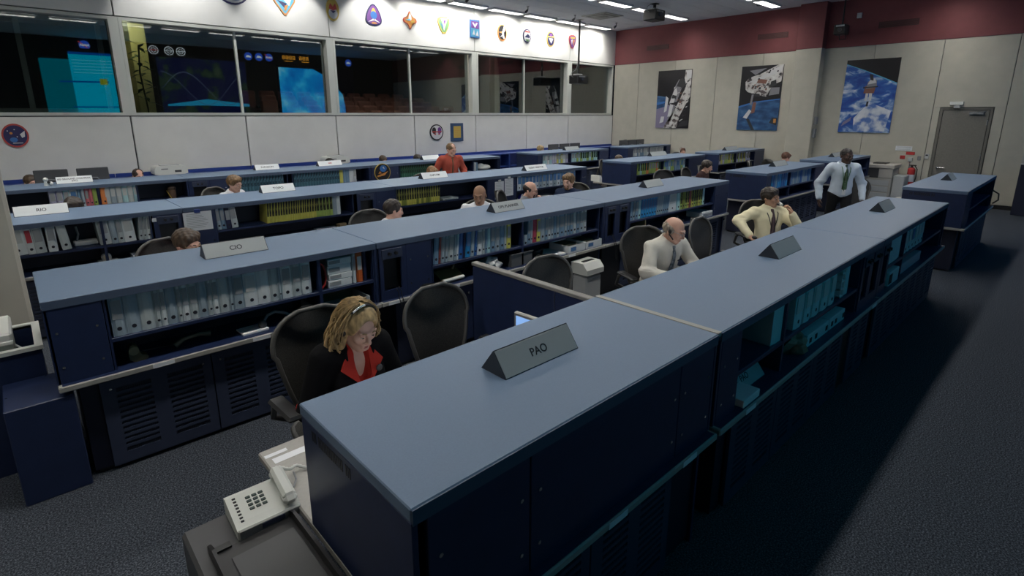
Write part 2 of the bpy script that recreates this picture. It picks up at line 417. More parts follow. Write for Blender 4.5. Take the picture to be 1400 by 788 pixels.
def console(label, x0, x1, yf, D=.80, bays=(), doors=None, ends=(1, 1), rear=.60, slits=False, mon=True, group=None, b0=.18):
    W = x1 - x0; r = thing('console', label, 'console', (x0, yf, 0), 0, group)
    MB().box((0, 0, T - .045), (W, D, T), .004).build('console_top', LAM, r)
    MB().box((.003, -.004, T - .052), (W - .003, .002, T - .004)).build('edge_band', LIP, r)
    MB().box((-.0, -.045, WZ0), (W + .0, D + rear, WZ1), .006).build('worktop', BEIGE, r)
    MB().box((.02, -.036, WZ1 - .001), (W - .02, .36, WZ1 + .0015)).build('bay_floor', NAVY, r)
    # ends, divider, rear, plinth
    for k, x in ((0, 0), (1, W - .02)):
        MB().box((x, .0, WZ1), (x + .02, D - .01, T - .045), .002).build('side_panel', NAVY, r)
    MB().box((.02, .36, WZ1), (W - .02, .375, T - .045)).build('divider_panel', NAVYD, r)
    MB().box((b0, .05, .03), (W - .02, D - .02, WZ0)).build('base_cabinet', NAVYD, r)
    MB().box((b0 + .02, .06, .0), (W - .03, D - .04, .03)).build('plinth', BLACK, r)
    MB().box((W - .04, .03, .0), (W - .02, D + rear - .1, WZ0)).build('end_leg_panel', NAVY, r)
    MB().box((.02, .03, .0), (.04, D + rear - .1, WZ0)).build('end_leg_panel', NAVY, r) if not doors or doors[0][0] == 'leg' else None
    # operator side: sloped panel with monitors let in
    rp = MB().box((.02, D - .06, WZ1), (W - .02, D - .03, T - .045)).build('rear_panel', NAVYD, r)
    if mon:
        n = max(1, int(W / .62))
        for i in range(n):
            a = .05 + i * (W - .1) / n; b = .05 + (i + 1) * (W - .1) / n
            mm = MB().box((a + .03, D - .03, WZ1 + .06), (b - .03, D - .012, T - .07), .006).build('monitor_bezel', BLACK, r)
            MB().box((a + .06, D - .013, WZ1 + .09), (b - .06, D - .010, T - .10)).build('monitor_screen', SCREENM, mm)
    for by in bays:
        kd, a, b = by[:3]; a -= x0; b -= x0
        if kd == 'panel':
            p = MB().box((a, .0, WZ1), (b, .02, T - .05), .003).build('front_panel', NAVY, r)
            s = MB()
            for x in (a + .04, b - .04):
                for z in (WZ1 + .1, T - .2): s.cyl((x, -.004, z), (x, .001, z), .0075, n=8)
            s.build('screws', CHROME, p)
        elif kd == 'shelf':
            MB().box((a, .012, SH - .026), (b, .36, SH), .002).build('shelf', NAVY, r)
            for x in (a, b - .012): MB().box((x, .01, WZ1), (x + .012, .36, T - .045)).build('bay_divider', NAVY, r)
        elif kd == 'speaker':
            p = MB(); s0, s1 = a + .05, b - .05; z0, z1 = .75, 1.035
            p.box((a, 0, WZ1), (s0, .02, T - .05)); p.box((s1, 0, WZ1), (b, .02, T - .05)); p.box((s0, 0, WZ1), (s1, .02, z0)); p.box((s0, 0, z1), (s1, .02, T - .05))
            pp = p.build('speaker_panel', NAVY, r)
            MB().box((s0, .06, z0), (s1, .065, z1)).build('speaker_grille', BLACK, pp)
            q = MB().box((s0 - .012, -.008, z1 - .01), (s1 + .012, .0, z1 + .075), .002)
            q.build('knob_plate', DOORM, pp)
            kb = MB()
            for k in (-.03, .03): kb.cyl(((s0 + s1) / 2 + k, -.03, z1 + .035), ((s0 + s1) / 2 + k, -.006, z1 + .035), .014, n=12)
            kb.build('knob', BLACK, pp)
            cd = MB()
            for k in (.0, .03): cd.tube([(s1 - .04 - k, -.006, z0 + .02), (s1 - .03 - k, -.03, z0 - .02), (s1 - .035 - k, -.05, WZ1 + .02), (s1 - .02 - k, -.065, WZ0 - .03), (s1 - .0 - k, -.06, .45)], .004, 6)
            if len(by) > 3: cd.build('headset_cord', BLACK, pp)
    for d in doors or ():
        if d[0] == 'vent':
            a = d[1] - x0; n = max(1, round((d[2] - d[1]) / .63)); wd = (d[2] - d[1]) / n
            for i in range(n): doorset(r, a + i * wd, wd)
        elif d[0] == 'drawer':
            dp = MB().box((d[1] - x0 + .004, .02, .05), (d[2] - x0 - .004, .045, .605), .003).build('drawer_front', NAVY, r)
            MB().cyl((d[2] - x0 - .06, .012, .53), (d[2] - x0 - .06, .022, .53), .012).build('lock', CHROME, dp)
        elif d[0] == 'open':
            MB().box((d[1] - x0, .035, .02), (d[2] - x0, .048, .605)).build('kneehole_shade', BLACK, r)  # black sheet over the base, painted shade of an open kneehole
    if slits:
        s = MB()
        for i in range(22):
            if i in (3, 18): continue
            y = D - .10 - i * .0135
            if i < 1 or i > 20: pass
            s.box((-.0012, y - .0038, T - .105), (.0005, y + .0038, T - .065))
        s.build('vent_slits', BLACK, r)
    # label tapes on the worktop edge
    return r

def tape(root, x, name='label_tape'):
    MB().box((x - .06, -.0465, WZ0 + .004), (x + .06, -.0445, WZ1 - .004)).build(name, PAPER, root)

YA, YB1, YC, YD = 1.07, 3.86, 6.84, 10.03
# row A, nearest
cA1 = console('nearest console, long blue-grey top carrying the PAO sign', .63, 2.345, YA, .74,
    [('panel', .68, 1.08), ('panel', 1.085, 2.015), ('panel', 2.02, 2.32)], [('vent', .84, 2.05)], slits=True)
cA2 = console('long console in the nearest row, beyond the metal seam strip of the PAO console', 2.375, 5.27, YA, .74,
    [('panel', 2.40, 2.62), ('shelf', 2.62, 3.25), ('shelf', 3.25, 4.72), ('speaker', 4.74, 4.98), ('speaker', 4.98, 5.25)], [('vent', 2.65, 4.55), ('open', 4.6, 4.75), ('vent', 4.75, 5.25)])
cA3 = console('far console of the nearest row, at its right-hand end', 5.275, 8.05, YA, .74,
    [('speaker', 5.29, 5.54), ('shelf', 5.56, 6.14), ('shelf', 6.14, 7.95)], [('vent', 5.45, 8.0)])
for x in (.9, 1.45): tape(cA1, x)
for x in (.35, 2.7): tape(cA2, x)
s = MB().box((2.342, YA - .0, T - .02), (2.378, YA + .745, T + .004), .002).build('seam_strip', mat('tan_metal_strip', (0.36, 0.35, 0.31), 0.5), cA1); s.location = (-.63, -YA, 0)
# partition between the two operator places
pt = thing('desk_partition', 'low navy partition with grey cap standing behind the PAO console', 'partition', (2.37, 1.85, 0))
MB().box((-.02, .0, .01), (.02, .28, 1.13), .003).build('partition_panel', NAVY, pt)
MB().box((-.02, .286, .01), (.02, 1.09, 1.13), .003).build('partition_panel', NAVY, pt)
MB().box((-.026, -.01, 1.13), (.026, 1.10, 1.155), .004).build('partition_cap', mat('grey_partition_cap', (0.22, 0.215, 0.20), 0.5), pt)
MB().box((-.05, .30, 0), (.05, .34, .03), .004).build('foot', DGREY, pt); MB().box((-.05, 1.02, 0), (.05, 1.06, .03), .004).build('foot', DGREY, pt)
# row B
cB1 = console('second-row console with the CIO sign and a full shelf of pale binders', 0, 2.08, YB1, .82, rear=.25, b0=.09, bays=
    [('panel', 0.005, .27), ('shelf', .275, 1.60), ('shelf', 1.60, 2.06)], doors=[('vent', .18, 2.04)])
cB2 = console('second-row console with the OPS PLANNER sign and blue and white binders', 2.085, 5.10, YB1, .82, rear=.25, bays=
    [('speaker', 2.09, 2.36, 1), ('panel', 2.36, 2.62), ('shelf', 2.63, 3.76), ('shelf', 3.76, 5.03)], doors=[('drawer', 2.4, 3.1), ('drawer', 3.1, 3.75), ('drawer', 3.75, 4.38), ('open', 4.38, 5.08)])
cB3 = console('far console of the second row with yellow-green binders at its right end', 5.105, 8.30, YB1, .82, rear=.25, bays=
    [('speaker', 5.13, 5.37, 1), ('speaker', 5.37, 5.62, 1), ('shelf', 5.64, 7.86), ('panel', 7.86, 8.28)], doors=[('open', 5.13, 5.5), ('vent', 5.5, 8.1)])
for x in (.52, 1.12): tape(cB1, x)
for x in (.12, .42, .75, 2.4): tape(cB2, x)
tape(cB3, 1.2)
# row C
cC1 = console('third-row console with the RIO sign beside the beige pillar', -.16, 1.34, YC, .86, rear=.2, b0=.02, bays=
    [('shelf', -.14, .60), ('shelf', .60, 1.03), ('speaker', 1.05, 1.33)], doors=[('vent', -.13, 1.3)])
cC2 = console('third-row console with the TOPO sign and dense yellow binders', 1.345, 4.05, YC, .86, rear=.2, bays=
    [('panel', 1.35, 1.66), ('shelf', 1.66, 3.40), ('speaker', 3.45, 3.74), ('panel', 3.74, 4.03)], doors=[('vent', 1.53, 4.0)])
cC3 = console('third-row console with the CAPCOM and FLIGHT DIRECTOR signs', 4.055, 8.42, YC, .86, rear=.2, bays=
    [('shelf', 4.06, 5.82), ('panel', 5.82, 6.48), ('shelf', 6.50, 8.25), ('panel', 8.25, 8.4)], doors=[('vent', 4.24, 8.3)])
# row D
cD1 = console('fourth-row console with the GROUND CONTROL sign', -.16, 2.10, YD, .80, rear=.48, b0=.02, bays=
    [('shelf', -.14, 1.40), ('shelf', 1.40, 2.09)], doors=[('vent', 0.02, 2.0)])
cD2 = console('fourth-row console with the SURGEON sign and teal binders', 2.105, 5.40, YD, .80, rear=.35, bays=
    [('speaker', 2.12, 2.42), ('panel', 2.42, 2.70), ('shelf', 2.72, 3.72), ('shelf', 3.80, 5.38)], doors=[('vent', 2.3, 5.3)])
cD3 = console('right-hand console of the fourth row with dark green binders', 5.405, 8.95, YD, .80, rear=.15, bays=
    [('panel', 5.41, 6.06), ('shelf', 6.08, 8.1), ('shelf', 8.1, 8.9)], doors=[('vent', 5.6, 8.8)])
# consoles across the aisle, one builder for look-alikes
def side(label, x0, x1, yf, D, a, m, b, rear=.6):
    return console(label, x0, x1, yf, D, rear=rear, bays=[('panel', x0 + .01, a), ('shelf', a, m), ('shelf', m, b), ('panel', b, x1 - .01)], doors=[('vent', x0 + .2, x1 - .1)], slits=True)
cR1 = side('console across the aisle with dark blue binders, behind the man on the phone', 9.74, 12.66, YB1, .76, 9.95, 10.87, 12.15, .5)
cR2 = side('console across the aisle in the third row with green binders', 9.92, 13.20, YC, .78, 10.16, 11.26, 12.40, .25)
cR3 = side('console by the window wall across the aisle with three monitors behind', 10.28, 13.35, YD, .82, 10.46, 11.64, 12.92, .33)
cR4 = side('farthest console in the corner of the room', 14.35, 16.85, YD, .70, 14.62, 15.58, 16.6, .48)
cR5 = side('small console under the left poster with yellow-green binders', 13.95, 16.85, YC, .70, 13.98, 15.02, 16.2, .4)
cR6 = console('console under the right poster behind the walking man', 13.40, 16.05, YB1, .76, [('panel', 13.42, 14.2), ('shelf', 14.2, 15.9)], [('vent', 13.6, 15.9)])
cRA = console('separate console in front of the steel door', 9.42, 12.30, YA, .74, [('panel', 9.43, 9.9), ('shelf', 9.9, 12.1)], [('vent', 9.75, 12.2)], slits=True)
MB().tube([(2.6, -.02, .95), (2.62, -.1, .9), (2.6, -.11, .8), (2.56, -.05, .74)], .012, 8).build('cable_loop', BLACK, cRA)

# ------------------------------------------------------------------ desk signs
TRI = MB().prism([(-.075, 0), (.075, 0), (.0, .1)], .0, .44, 'X').mesh('sign_prism', SIGND)
def sign(txt, x, y, label, face=SIGNF, ink=INK, size=.05, L=.44, plain=False, z=T):
    r = thing('desk_sign', label, 'sign', (x, y, z))
    a = math.atan2(.1, .075)
    p = link('sign_body', TRI, r)
    p.scale = (L / .44, 1, 1)
    f = MB().box((.004, -.0015, .004), (L - .004, .0015, .121), .001).build('sign_face', face, r, (0, -.0765, .0), rot=(a - pi / 2, 0, 0))
    if not plain: text(txt, size, ink, r, (L / 2, -.0392 - .0022, .048 + .0016), (a, 0, 0), bold=.0006)
    return r
sign('PAO', 1.295, 1.50, 'grey prism desk sign lettered PAO, nearest of all')
sign('', 3.95, 1.49, 'dark blank-looking prism sign on the nearest row, second along', plain=True)
sign('', 6.72, 1.48, 'dark prism sign at the far end of the nearest row', plain=True)
sign('CIO', .925, 4.30, 'grey prism desk sign lettered CIO')
sign('OPS PLANNER', 3.68, 4.28, 'grey prism desk sign lettered OPS PLANNER', size=.046)
sign('', 6.55, 4.30, 'grey prism sign at the right end of the second row', plain=True)
sign('RIO', -.045, 7.42, 'bright prism desk sign lettered RIO beside the pillar', SIGNLIT)
sign('TOPO', 2.39, 7.46, 'bright prism desk sign lettered TOPO', SIGNLIT)
sign('CAPCOM', 4.82, 7.33, 'bright prism desk sign lettered CAPCOM', SIGNLIT, L=.5, size=.046)
sign('FLIGHT DIRECTOR', 6.92, 7.1, 'pale prism desk sign lettered FLIGHT DIRECTOR', SIGNLIT, L=.56, size=.046)
sign('ISS GROUND CONTROL\n(GC)', .48, 10.55, 'bright prism desk sign with two lines, GROUND CONTROL', SIGNLIT, size=.037)
sign('SURGEON', 3.34, 10.62, 'bright prism desk sign lettered SURGEON', SIGNLIT)
sign('BME', 4.53, 10.58, 'bright prism desk sign with small red lettering', SIGNLIT, REDINK, size=.04, L=.5)
sign('', 6.92, 10.45, 'plain pale prism sign beside the man in the red shirt', SIGNLIT, plain=True, L=.46)
sign('', 11.8, 10.45, 'grey prism sign before the three monitors by the window wall', plain=True, L=.6)
sign('', 11.65, 7.5, 'grey prism sign on the console of green binders across the aisle', plain=True, L=.7)
sign('', 15.1, 7.26, 'dark prism sign under the left poster', plain=True, L=.75)
sign('', 11.12, 4.33, 'dark prism sign on the console behind the man on the phone', plain=True, L=.62)
sign('', 14.65, 4.34, 'dark prism sign left of the walking man', plain=True, L=.62)
sign('', 10.78, 1.52, 'dark prism sign on the console in front of the steel door', plain=True, L=.42)
sp = sign('PAO', 2.70, 1.20, 'spare prism sign lettered PAO lying low in the dark shelf bay', z=WZ1 + .001)

# ------------------------------------------------------------------ binders
def bm_(n, c, r=.5): return mat('binder_' + n, c, r)
BW = bm_('grey_white', (0.560, 0.616, 0.616)); BW2 = bm_('cool_grey', (0.378, 0.462, 0.518)); BWW = bm_('white', (0.812, 0.850, 0.850)); BLB = bm_('slate_blue', (0.210, 0.336, 0.462))
BBL = bm_('royal_blue', (0.028, 0.140, 0.420), .35); BCY = bm_('bright_blue', (0.028, 0.308, 0.644), .3); BYE = bm_('yellow', (0.700, 0.658, 0.140)); BRD = bm_('wine_red', (0.476, 0.056, 0.098))
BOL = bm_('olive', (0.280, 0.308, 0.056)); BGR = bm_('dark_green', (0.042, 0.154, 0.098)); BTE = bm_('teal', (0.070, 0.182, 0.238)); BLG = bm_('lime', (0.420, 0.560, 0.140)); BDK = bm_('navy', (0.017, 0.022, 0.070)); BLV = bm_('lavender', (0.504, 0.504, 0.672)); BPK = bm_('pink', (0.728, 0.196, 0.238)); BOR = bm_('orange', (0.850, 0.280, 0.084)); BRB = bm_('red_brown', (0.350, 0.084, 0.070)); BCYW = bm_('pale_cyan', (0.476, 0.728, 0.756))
LBW = mat('spine_label_white', (0.62, 0.64, 0.62), 0.6); LBG = mat('spine_label_grey', (0.33, 0.35, 0.36), 0.6); LBB = mat('spine_label_blue', (0.08, 0.2, 0.42), 0.5)
LBM = ramp_mat('mottled_label_print', 55, [(0.44, (0.012, 0.014, 0.008)), (0.58, (0.12, 0.12, 0.035)), (0.74, (0.38, 0.36, 0.11))], .6, stretch=(1, 1, .6), detail=2)
LBT = ramp_mat('teal_label_print', 60, [(0.42, (0.015, 0.03, 0.05)), (0.58, (0.06, 0.16, 0.22)), (0.72, (0.22, 0.34, 0.38))], .6, stretch=(1, 1, .6), detail=2)
LBN = ramp_mat('green_label_print', 60, [(0.42, (0.008, 0.02, 0.012)), (0.58, (0.03, 0.10, 0.05)), (0.74, (0.12, 0.26, 0.13))], .6, stretch=(1, 1, .6), detail=2)
HOLE = mat('finger_hole_dark', (0.02, 0.02, 0.03), .6)
BMESH = {}
def bmesh_(wd, ht, cov, lab, hole, dp=.27):
    k = (round(wd, 3), round(ht, 2), cov.name, lab.name if lab else '', hole)
    if k not in BMESH:
        b = MB(); t = .0035
        b.box((0, 0, 0), (t, dp, ht), .001); b.box((wd - t, 0, 0), (wd, dp, ht), .001)
        b.prism([(t, .004), (wd * .3, -.003), (wd * .7, -.003), (wd - t, .004), (wd - t, .01), (t, .01)], 0, ht)
        b.cur = 1; b.box((t + .001, .02, .008), (wd - t - .001, dp - .008, ht - .008))
        me = b.mesh('binder', [cov, PAPER]); l = h = None
        if lab:
            q = MB(); big = lab in (LBM, LBT, LBN)
            q.box((wd * .14, -.0045, ht * (.30 if big else .40)), (wd * .86, -.003, ht * (.96 if big else .84))); l = q.mesh('spine_label', lab)
        if hole: h = MB().cyl((wd / 2, -.0045, ht * .17), (wd / 2, .0, ht * .17), min(.013, wd * .26), n=10).mesh('finger_hole', HOLE)
        BMESH[k] = (me, l, h)
    return BMESH[k]
NB = [0]
def binder(x, y, z, wd, ht, cov, lab, tilt, label, group, hole=True):
    me, l, h = bmesh_(wd, ht, cov, lab, hole)
    o = link('binder', me, None, (x, y, z), rot=(0, tilt, 0)); tag(o, label, 'binder', group)
    if l: link('spine_label', l, o)
    if h: link('finger_hole', h, o)
    NB[0] += 1
    return o
def run(x, y, z, items, label, group, gap=.002, hole=True):
    """items: (width, cover, label, height, tilt degrees, own label)"""
    for it in items:
        wd, cov, lab = it[:3]; ht = it[3] if len(it) > 3 else .27; tl = radians(it[4]) if len(it) > 4 else 0
        own = it[5] if len(it) > 5 else None
        off = ht * sin(-tl) if tl < 0 else 0
        z2 = z + wd * sin(tl) if tl > 0 else z
        binder(x + (ht * sin(-tl) * 0 if tl < 0 else 0), y, z2 + (.0005), wd, ht, cov, lab, tl, own or nth(label), group if not own else None, hole)
        x += wd * cos(tl) + gap + (.0 if len(it) < 7 else it[6])
    return x
yb = YB1 + .035
# B: left shelf of pale binders
L1 = 'pale grey binder in the row under the CIO sign'; G1 = 'pale binders under the CIO sign'
its = [(.072, BW2, LBG, .27), (.075, BW2, None, .27), (.075, BW, None, .27)] + [(.032, BW, LBG, .27), (.03, BWW, LBG, .27), (.058, BW2, None, .27), (.026, BW, LBG, .27), (.04, BWW, LBG, .27), (.05, BW, LBG, .27), (.055, BW2, None, .27), (.028, BW, LBG, .27), (.036, BWW, LBG, .27), (.062, BW, None, .27), (.03, BW2, None, .27), (.065, BW2, LBG, .27)]
its += [(.088, BWW, LBW, .27, 0, 'wide white binder with red print in the CIO shelf row'), (.082, BWW, None, .27), (.058, BW, None, .26), (.022, BW2, None, .26, 0, None), (.074, BWW, LBG, .27), (.07, BW, LBG, .27, 0, 'white binder with bold black spine writing near the red folder'), (.07, BWW, LBG, .27)]
run(.30, yb, SH, its, L1, G1)
# curved red folder, box stack, white and orange binders
r = thing('folder', 'red folder with white edge bulging beside the white boxes', 'folder', (1.605, yb + .01, SH))
pts = [(.0, 0), (.02, .0), (.05, .03), (.065, .08), (.062, .15), (.045, .2), (.005, .23), (.0, .23), (.035, .19), (.05, .15), (.053, .08), (.04, .035)]
MB().prism(pts, 0, .25, 'Y').build('folder_cover', RED, r)
MB().prism([(p[0] + .003, p[1]) for p in pts[2:7]] + [(pts[6][0] + .001, pts[6][1]), (.048, .2), (.064, .15), (.0665, .08), (.052, .03)][1:], -.002, .0, 'Y').build('folder_edge', PAPER, r)
for i, (hh, dx) in enumerate(((.058, 0), (.05, .006), (.066, -.002), (.052, .004))):
    z = SH + sum((.058, .05, .066, .052)[:i]) + i * .0008
    o = MB().box((0, 0, 0), (.195, .24, hh), .004).build('carton', BWW, None, (1.675 + dx, yb - .005, z))
    tag(o, ['lowest flat white carton of the stack beside the orange binder', 'second flat white carton from the shelf in the stack', 'thick white carton third up in the stack', 'topmost white carton of the stack beside the orange binder'][i], 'box', None)
    MB().box((.01, -.002, hh * .3), (.10, .0005, hh * .8)).build('carton_label', LBG, o)
    MB().box((.0, .01, hh - .012), (.1955, .2405, hh - .010)).build('lid_edge', LBG, o)
binder(1.884, yb, SH, .026, .265, BWW, LBG, 0, 'slim white binder between carton stack and orange binder', None, False)
binder(1.918, yb, SH, .05, .255, ORANGE, LBW, 0, 'orange binder at the end of the CIO shelf', None, False)
binder(1.975, yb, SH, .03, .255, BDK, None, 0, 'dark binder right of the orange one', None, False)
# B: second shelf under OPS PLANNER
L2 = 'blue or grey binder under the OPS PLANNER sign'; G2 = 'binders left under the OPS PLANNER sign'; tl = 5
its = [(.055, BLB, None, .27, tl), (.024, BRB, None, .27, tl, 'slim wine-brown binder among grey ones under OPS PLANNER'), (.04, BW2, LBG, .27, tl), (.04, BW2, LBG, .26, tl), (.062, BW, LBG, .27, tl), (.03, BW2, None, .26, tl), (.026, BWW, None, .27, tl), (.05, BBL, None, .27, tl), (.03, BDK, None, .26, tl), (.06, BCY, LBB, .27, tl, 'wide bright blue binder under OPS PLANNER'), (.045, BW2, None, .27, tl), (.035, BBL, None, .26, tl),
       (.065, BWW, LBG, .27, 2), (.035, BW, LBG, .27, 2), (.03, BLB, None, .27, 2), (.04, BCYW, None, .27, 1), (.06, BLB, LBG, .27, 1), (.06, BW2, LBG, .27, 1), (.06, BLB, None, .27, 1), (.03, BW, None, .27, 1), (.06, BYE, LBG, .27, 1, 'yellow binder with round dark mark under OPS PLANNER')]
run(2.66, yb, SH, its, L2, G2, .001)
L3 = 'slate binder on the right shelf of OPS PLANNER'; G3 = 'binders right on the OPS PLANNER console'
its = [(.05, BW2, None, .10, 0, 'short grey box file beside the post'), (.045, BLB, LBG, .27, 2), (.03, BW2, None, .27, 2), (.06, BRD, None, .27, 2, 'wine-red binder beside a yellow one on the OPS PLANNER console'), (.055, BYE, LBG, .27, 2, 'yellow binder right of the wine-red one')]
its += [(random.choice((.045, .055, .07, .085)), random.choice((BLB, BW2, BW, BLB)), random.choice((LBG, None, LBG)), .27) for i in range(14)]
run(3.80, yb, SH, its, L3, G3, .001)
# B: third shelf
L4 = 'leaning blue or grey binder behind the balding man'; G4 = 'leaning binders on the far second-row shelf'
its = [(.06, BLB, None, .27, 3), (.05, BW2, LBG, .27, 3), (.07, BLB, LBG, .27, 3), (.05, BCYW, None, .27, 3)] + [(.06, random.choice((BCY, BBL, BCY)), LBB, .27, 6) for i in range(6)] + [(.05, BW2, None, .27, 8) for i in range(3)] + [(.05, BLB, None, .25, 8) for i in range(3)] + [(.20, BWW, LBW, .28, 0, 'broad white binder with printed sheet between blue and yellow binders')]
x = run(5.68, yb, SH, its, L4, G4, .002)
L5 = 'yellow-green binder at the right end of the second row'; G5 = 'yellow-green binders on the far second-row shelf'
its = [(.08, BCYW, None, .27), (.06, BLG, LBM, .27), (.07, BOL, None, .27), (.06, BLG, LBM, .27), (.05, BYE, LBM, .27), (.06, BRB, None, .27, 0, 'red-brown binder between yellow-green ones'), (.07, BYE, LBM, .27), (.06, BLG, LBM, .27), (.07, BOL, LBM, .27), (.06, BYE, LBM, .27), (.06, BLG, LBM, .27), (.06, BCYW, None, .27)]
run(x + .02, yb, SH, its, L5, G5, .002)
# C
yc = YC + .035
run(-.125, yc, SH, [(.13, BWW, LBW, .29, -3, 'broad pale binder nearest the pillar'), (.055, BWW, mat('red_label', (0.5, 0.05, 0.07), .5), .28, -3, 'binder with red spine label beside the pillar'), (.08, BW, LBG, .28, -3, 'pale binder right of the one with red label', .012), (.072, BWW, LBG, .28, 0, 'upright pale binder left of the gap under RIO', .03), (.075, BW, None, .29, -6, 'leaning grey binder before the dark gap under RIO')], 'x', None)
L6 = 'pale binder left of the speaker panel by the RIO sign'; G6 = 'pale binders right on the RIO console'
run(.57, yc, SH, [(.10, BW, LBG, .29, -4), (.055, BW2, None, .28, -3), (.05, BW, LBG, .28, -3), (.10, BWW, LBW, .28, -3, 'pale binder with blue shield mark on the RIO console')], L6, G6)
run(.905, yc, SH, [(.035, BW, LBG, .28, 5), (.035, BW, LBG, .28, 5), (.04, BWW, LBG, .28, 5)], L6, G6)
run(1.68, yc, SH, [(.045, BW2, LBG, .27, -3, 'first grey binder right of the clipped paper sheet'), (.05, BLB, LBG, .27, -3, 'second grey-blue binder right of the clipped paper sheet'), (.06, BDK, LBG, .26, -3, 'black binder with grey label near the clipped sheet'), (.07, BW, LBG, .28, -5, 'pale binder right of the black one near the clipped sheet')], 'x', None)
L7 = 'slim yellow mottled binder under the TOPO sign'; G7 = 'yellow binders under the TOPO sign'
its = [(random.choice((.026, .03, .036)), BYE, LBM, .27, 4) for i in range(20)] + [(.045, BLG, LBM, .27, 1) for i in range(5)] + [(.06, BW2, None, .27, 0, 'grey binder closing the yellow row'), (.05, BWW, None, .26, 0, 'white binder closing the yellow row')]
x = run(2.24, yc, SH, its, L7, G7, .001, hole=False)
L8 = 'slim yellow-green binder in the row under the CAPCOM sign'; G8 = 'yellow binders under the CAPCOM sign'
run(4.09, yc, SH, [(.042, random.choice((BYE, BOL, BYE)), LBM, .27, 1) for i in range(18)], L8, G8, .001, hole=False)
o = MB().box((0, 0, 0), (.3, .22, .028), .003).build('flat_box', BW, None, (4.93, yc, SH + .0005)); tag(o, 'flat pale case lying right of the yellow binders under CAPCOM', 'case'); MB().box((.02, -.002, .008), (.12, 0, .02)).build('case_label', LBG, o)
L9 = 'blue-topped white binder in the row under the FLIGHT DIRECTOR sign'; G9 = 'binders under the FLIGHT DIRECTOR sign'
run(6.54, yc, SH, [(random.choice((.07, .085, .1)), random.choice((BW, BWW, BW2)), LBB, .28) for i in range(17)], L9, G9, .006)
# D
yd = YD + .035
run(.35, yd, SH, [(.075, BLV, LBG, .27, 0, 'first lavender binder of the fourth row'), (.075, BLV, LBG, .27, 0, 'second lavender binder of the fourth row'), (.07, BCYW, LBG, .27, 0, 'pale cyan binder right of the lavender pair'), (.085, BWW, LBB, .27, 0, 'white binder with blue print behind the dark-haired head'), (.035, BLB, None, .27, 0, 'slim slate binder left of the pink ones'), (.04, BW2, None, .27, 0, 'grey binder left of the pink ones'), (.045, BPK, LBG, .27, 0, 'first pink binder of the fourth row'), (.04, BPK, None, .26, 0, 'second pink binder of the fourth row'), (.05, BLG, None, .27, 0, 'lime binder between pink and navy ones'), (.035, BDK, None, .26, 0, 'navy binder left of the orange one'), (.085, BOR, None, .27, 0, 'orange binder of the fourth row')], 'x', None, .004)
L10 = 'pale blue-grey binder right of the orange one in the fourth row'; G10 = 'pale binders left in the fourth row'
run(.985, yd, SH, [(.07, BW, LBW, .27), (.07, BW2, LBW, .27), (.07, BW, LBW, .27), (.07, BCYW, LBW, .27), (.07, BW, LBW, .27), (.065, BCYW, LBW, .27)], L10, G10, .003, hole=False)
L11 = 'slim teal binder in the row under the SURGEON sign'; G11 = 'teal binders under the SURGEON sign'
run(2.76, yd, SH, [(.052, BTE, LBT, .27, -2) for i in range(17)], L11, G11, .001, hole=False)
L12 = 'teal binder in the row right of the post in the fourth row'; G12 = 'teal binders right in the fourth row'
run(3.84, yd, SH, [(.052, BTE, LBT, .27, -1) for i in range(17)] + [(.07, BYE, None, .27, 0, 'single yellow binder in the teal row'), (.06, BLB, None, .27, 0, 'slate binder right of the single yellow one'), (.07, BLB, None, .26, 0, 'second slate binder right of the single yellow one'), (.09, BWW, None, .27, 0, 'white binder near the round emblem'), (.06, BWW, LBW, .27, 0, 'last white binder near the round emblem')], L12, G12, .001, hole=False)
L13 = 'dark green binder in the row right of the round emblem'; G13 = 'dark green binders in the fourth row'
run(6.12, yd, SH, [(.056, BGR, LBN, .27, -1) for i in range(15)], L13, G13, .001, hole=False)
L14 = 'white binder with dark stripe right of the man in the red shirt'; G14 = 'white binders at the right end of the fourth row'
run(7.28, yd, SH, [(.10, BWW, LBG, .27), (.05, BRB, None, .27), (.10, BW, LBG, .27), (.04, BDK, None, .27), (.10, BW2, LBG, .27), (.10, BW, LBG, .27), (.06, BRB, None, .27)], L14, G14, .004, hole=False)
run(8.15, yd, SH, [(.05, BWW, None, .2, 0, 'first short white binder at the end of the fourth row'), (.05, BLB, None, .2, 0, 'short slate binder at the end of the fourth row')], 'x', None, .01, hole=False)
# across the aisle
def few(x0, x1, y, cols, lab, label, group, tilt=0):
    x = x0
    while x < x1 - .05:
        wd = random.choice((.075, .09, .10)); binder(x, y + .035, SH + .0005, wd, .27, random.choice(cols), random.choice(lab), radians(tilt), nth(label), group, False); x += wd + .006 + .0
few(10.06, 10.80, YB1, [BBL, BLB, BBL, BCY], [LBB, None], 'glossy dark blue binder behind the phone man, left bay', 'blue binders left behind the phone man')
few(10.92, 12.05, YB1, [BBL, BLB, BLB, BW2], [LBB, None], 'slate blue binder behind the phone man, right bay', 'blue binders right behind the phone man')
few(10.24, 11.2, YC, [BLG, BCYW, BLG, BOR], [LBN, LBG, LBM], 'green-white binder across the aisle in the third row', 'green binders left across the aisle')
few(11.32, 12.25, YC, [BCYW, BLB, BLG], [LBG, LBB], 'cyan right-bay binder across the aisle in the third row', 'cyan binders right across the aisle')
few(10.52, 11.58, YD, [BWW, BYE, BLV, BCYW], [LBG, LBW], 'pale mixed binder by the window wall across the aisle, left bay', 'pale binders left by the window wall')
few(11.70, 12.86, YD, [BCYW, BLG, BCYW], [LBN, LBG], 'cyan-green binder by the window wall across the aisle, right bay', 'cyan binders right by the window wall')
few(14.7, 15.52, YD, [BWW, BLB, BW], [LBG, LBW], 'white binder on the farthest corner console, left bay', 'binders left on the corner console')
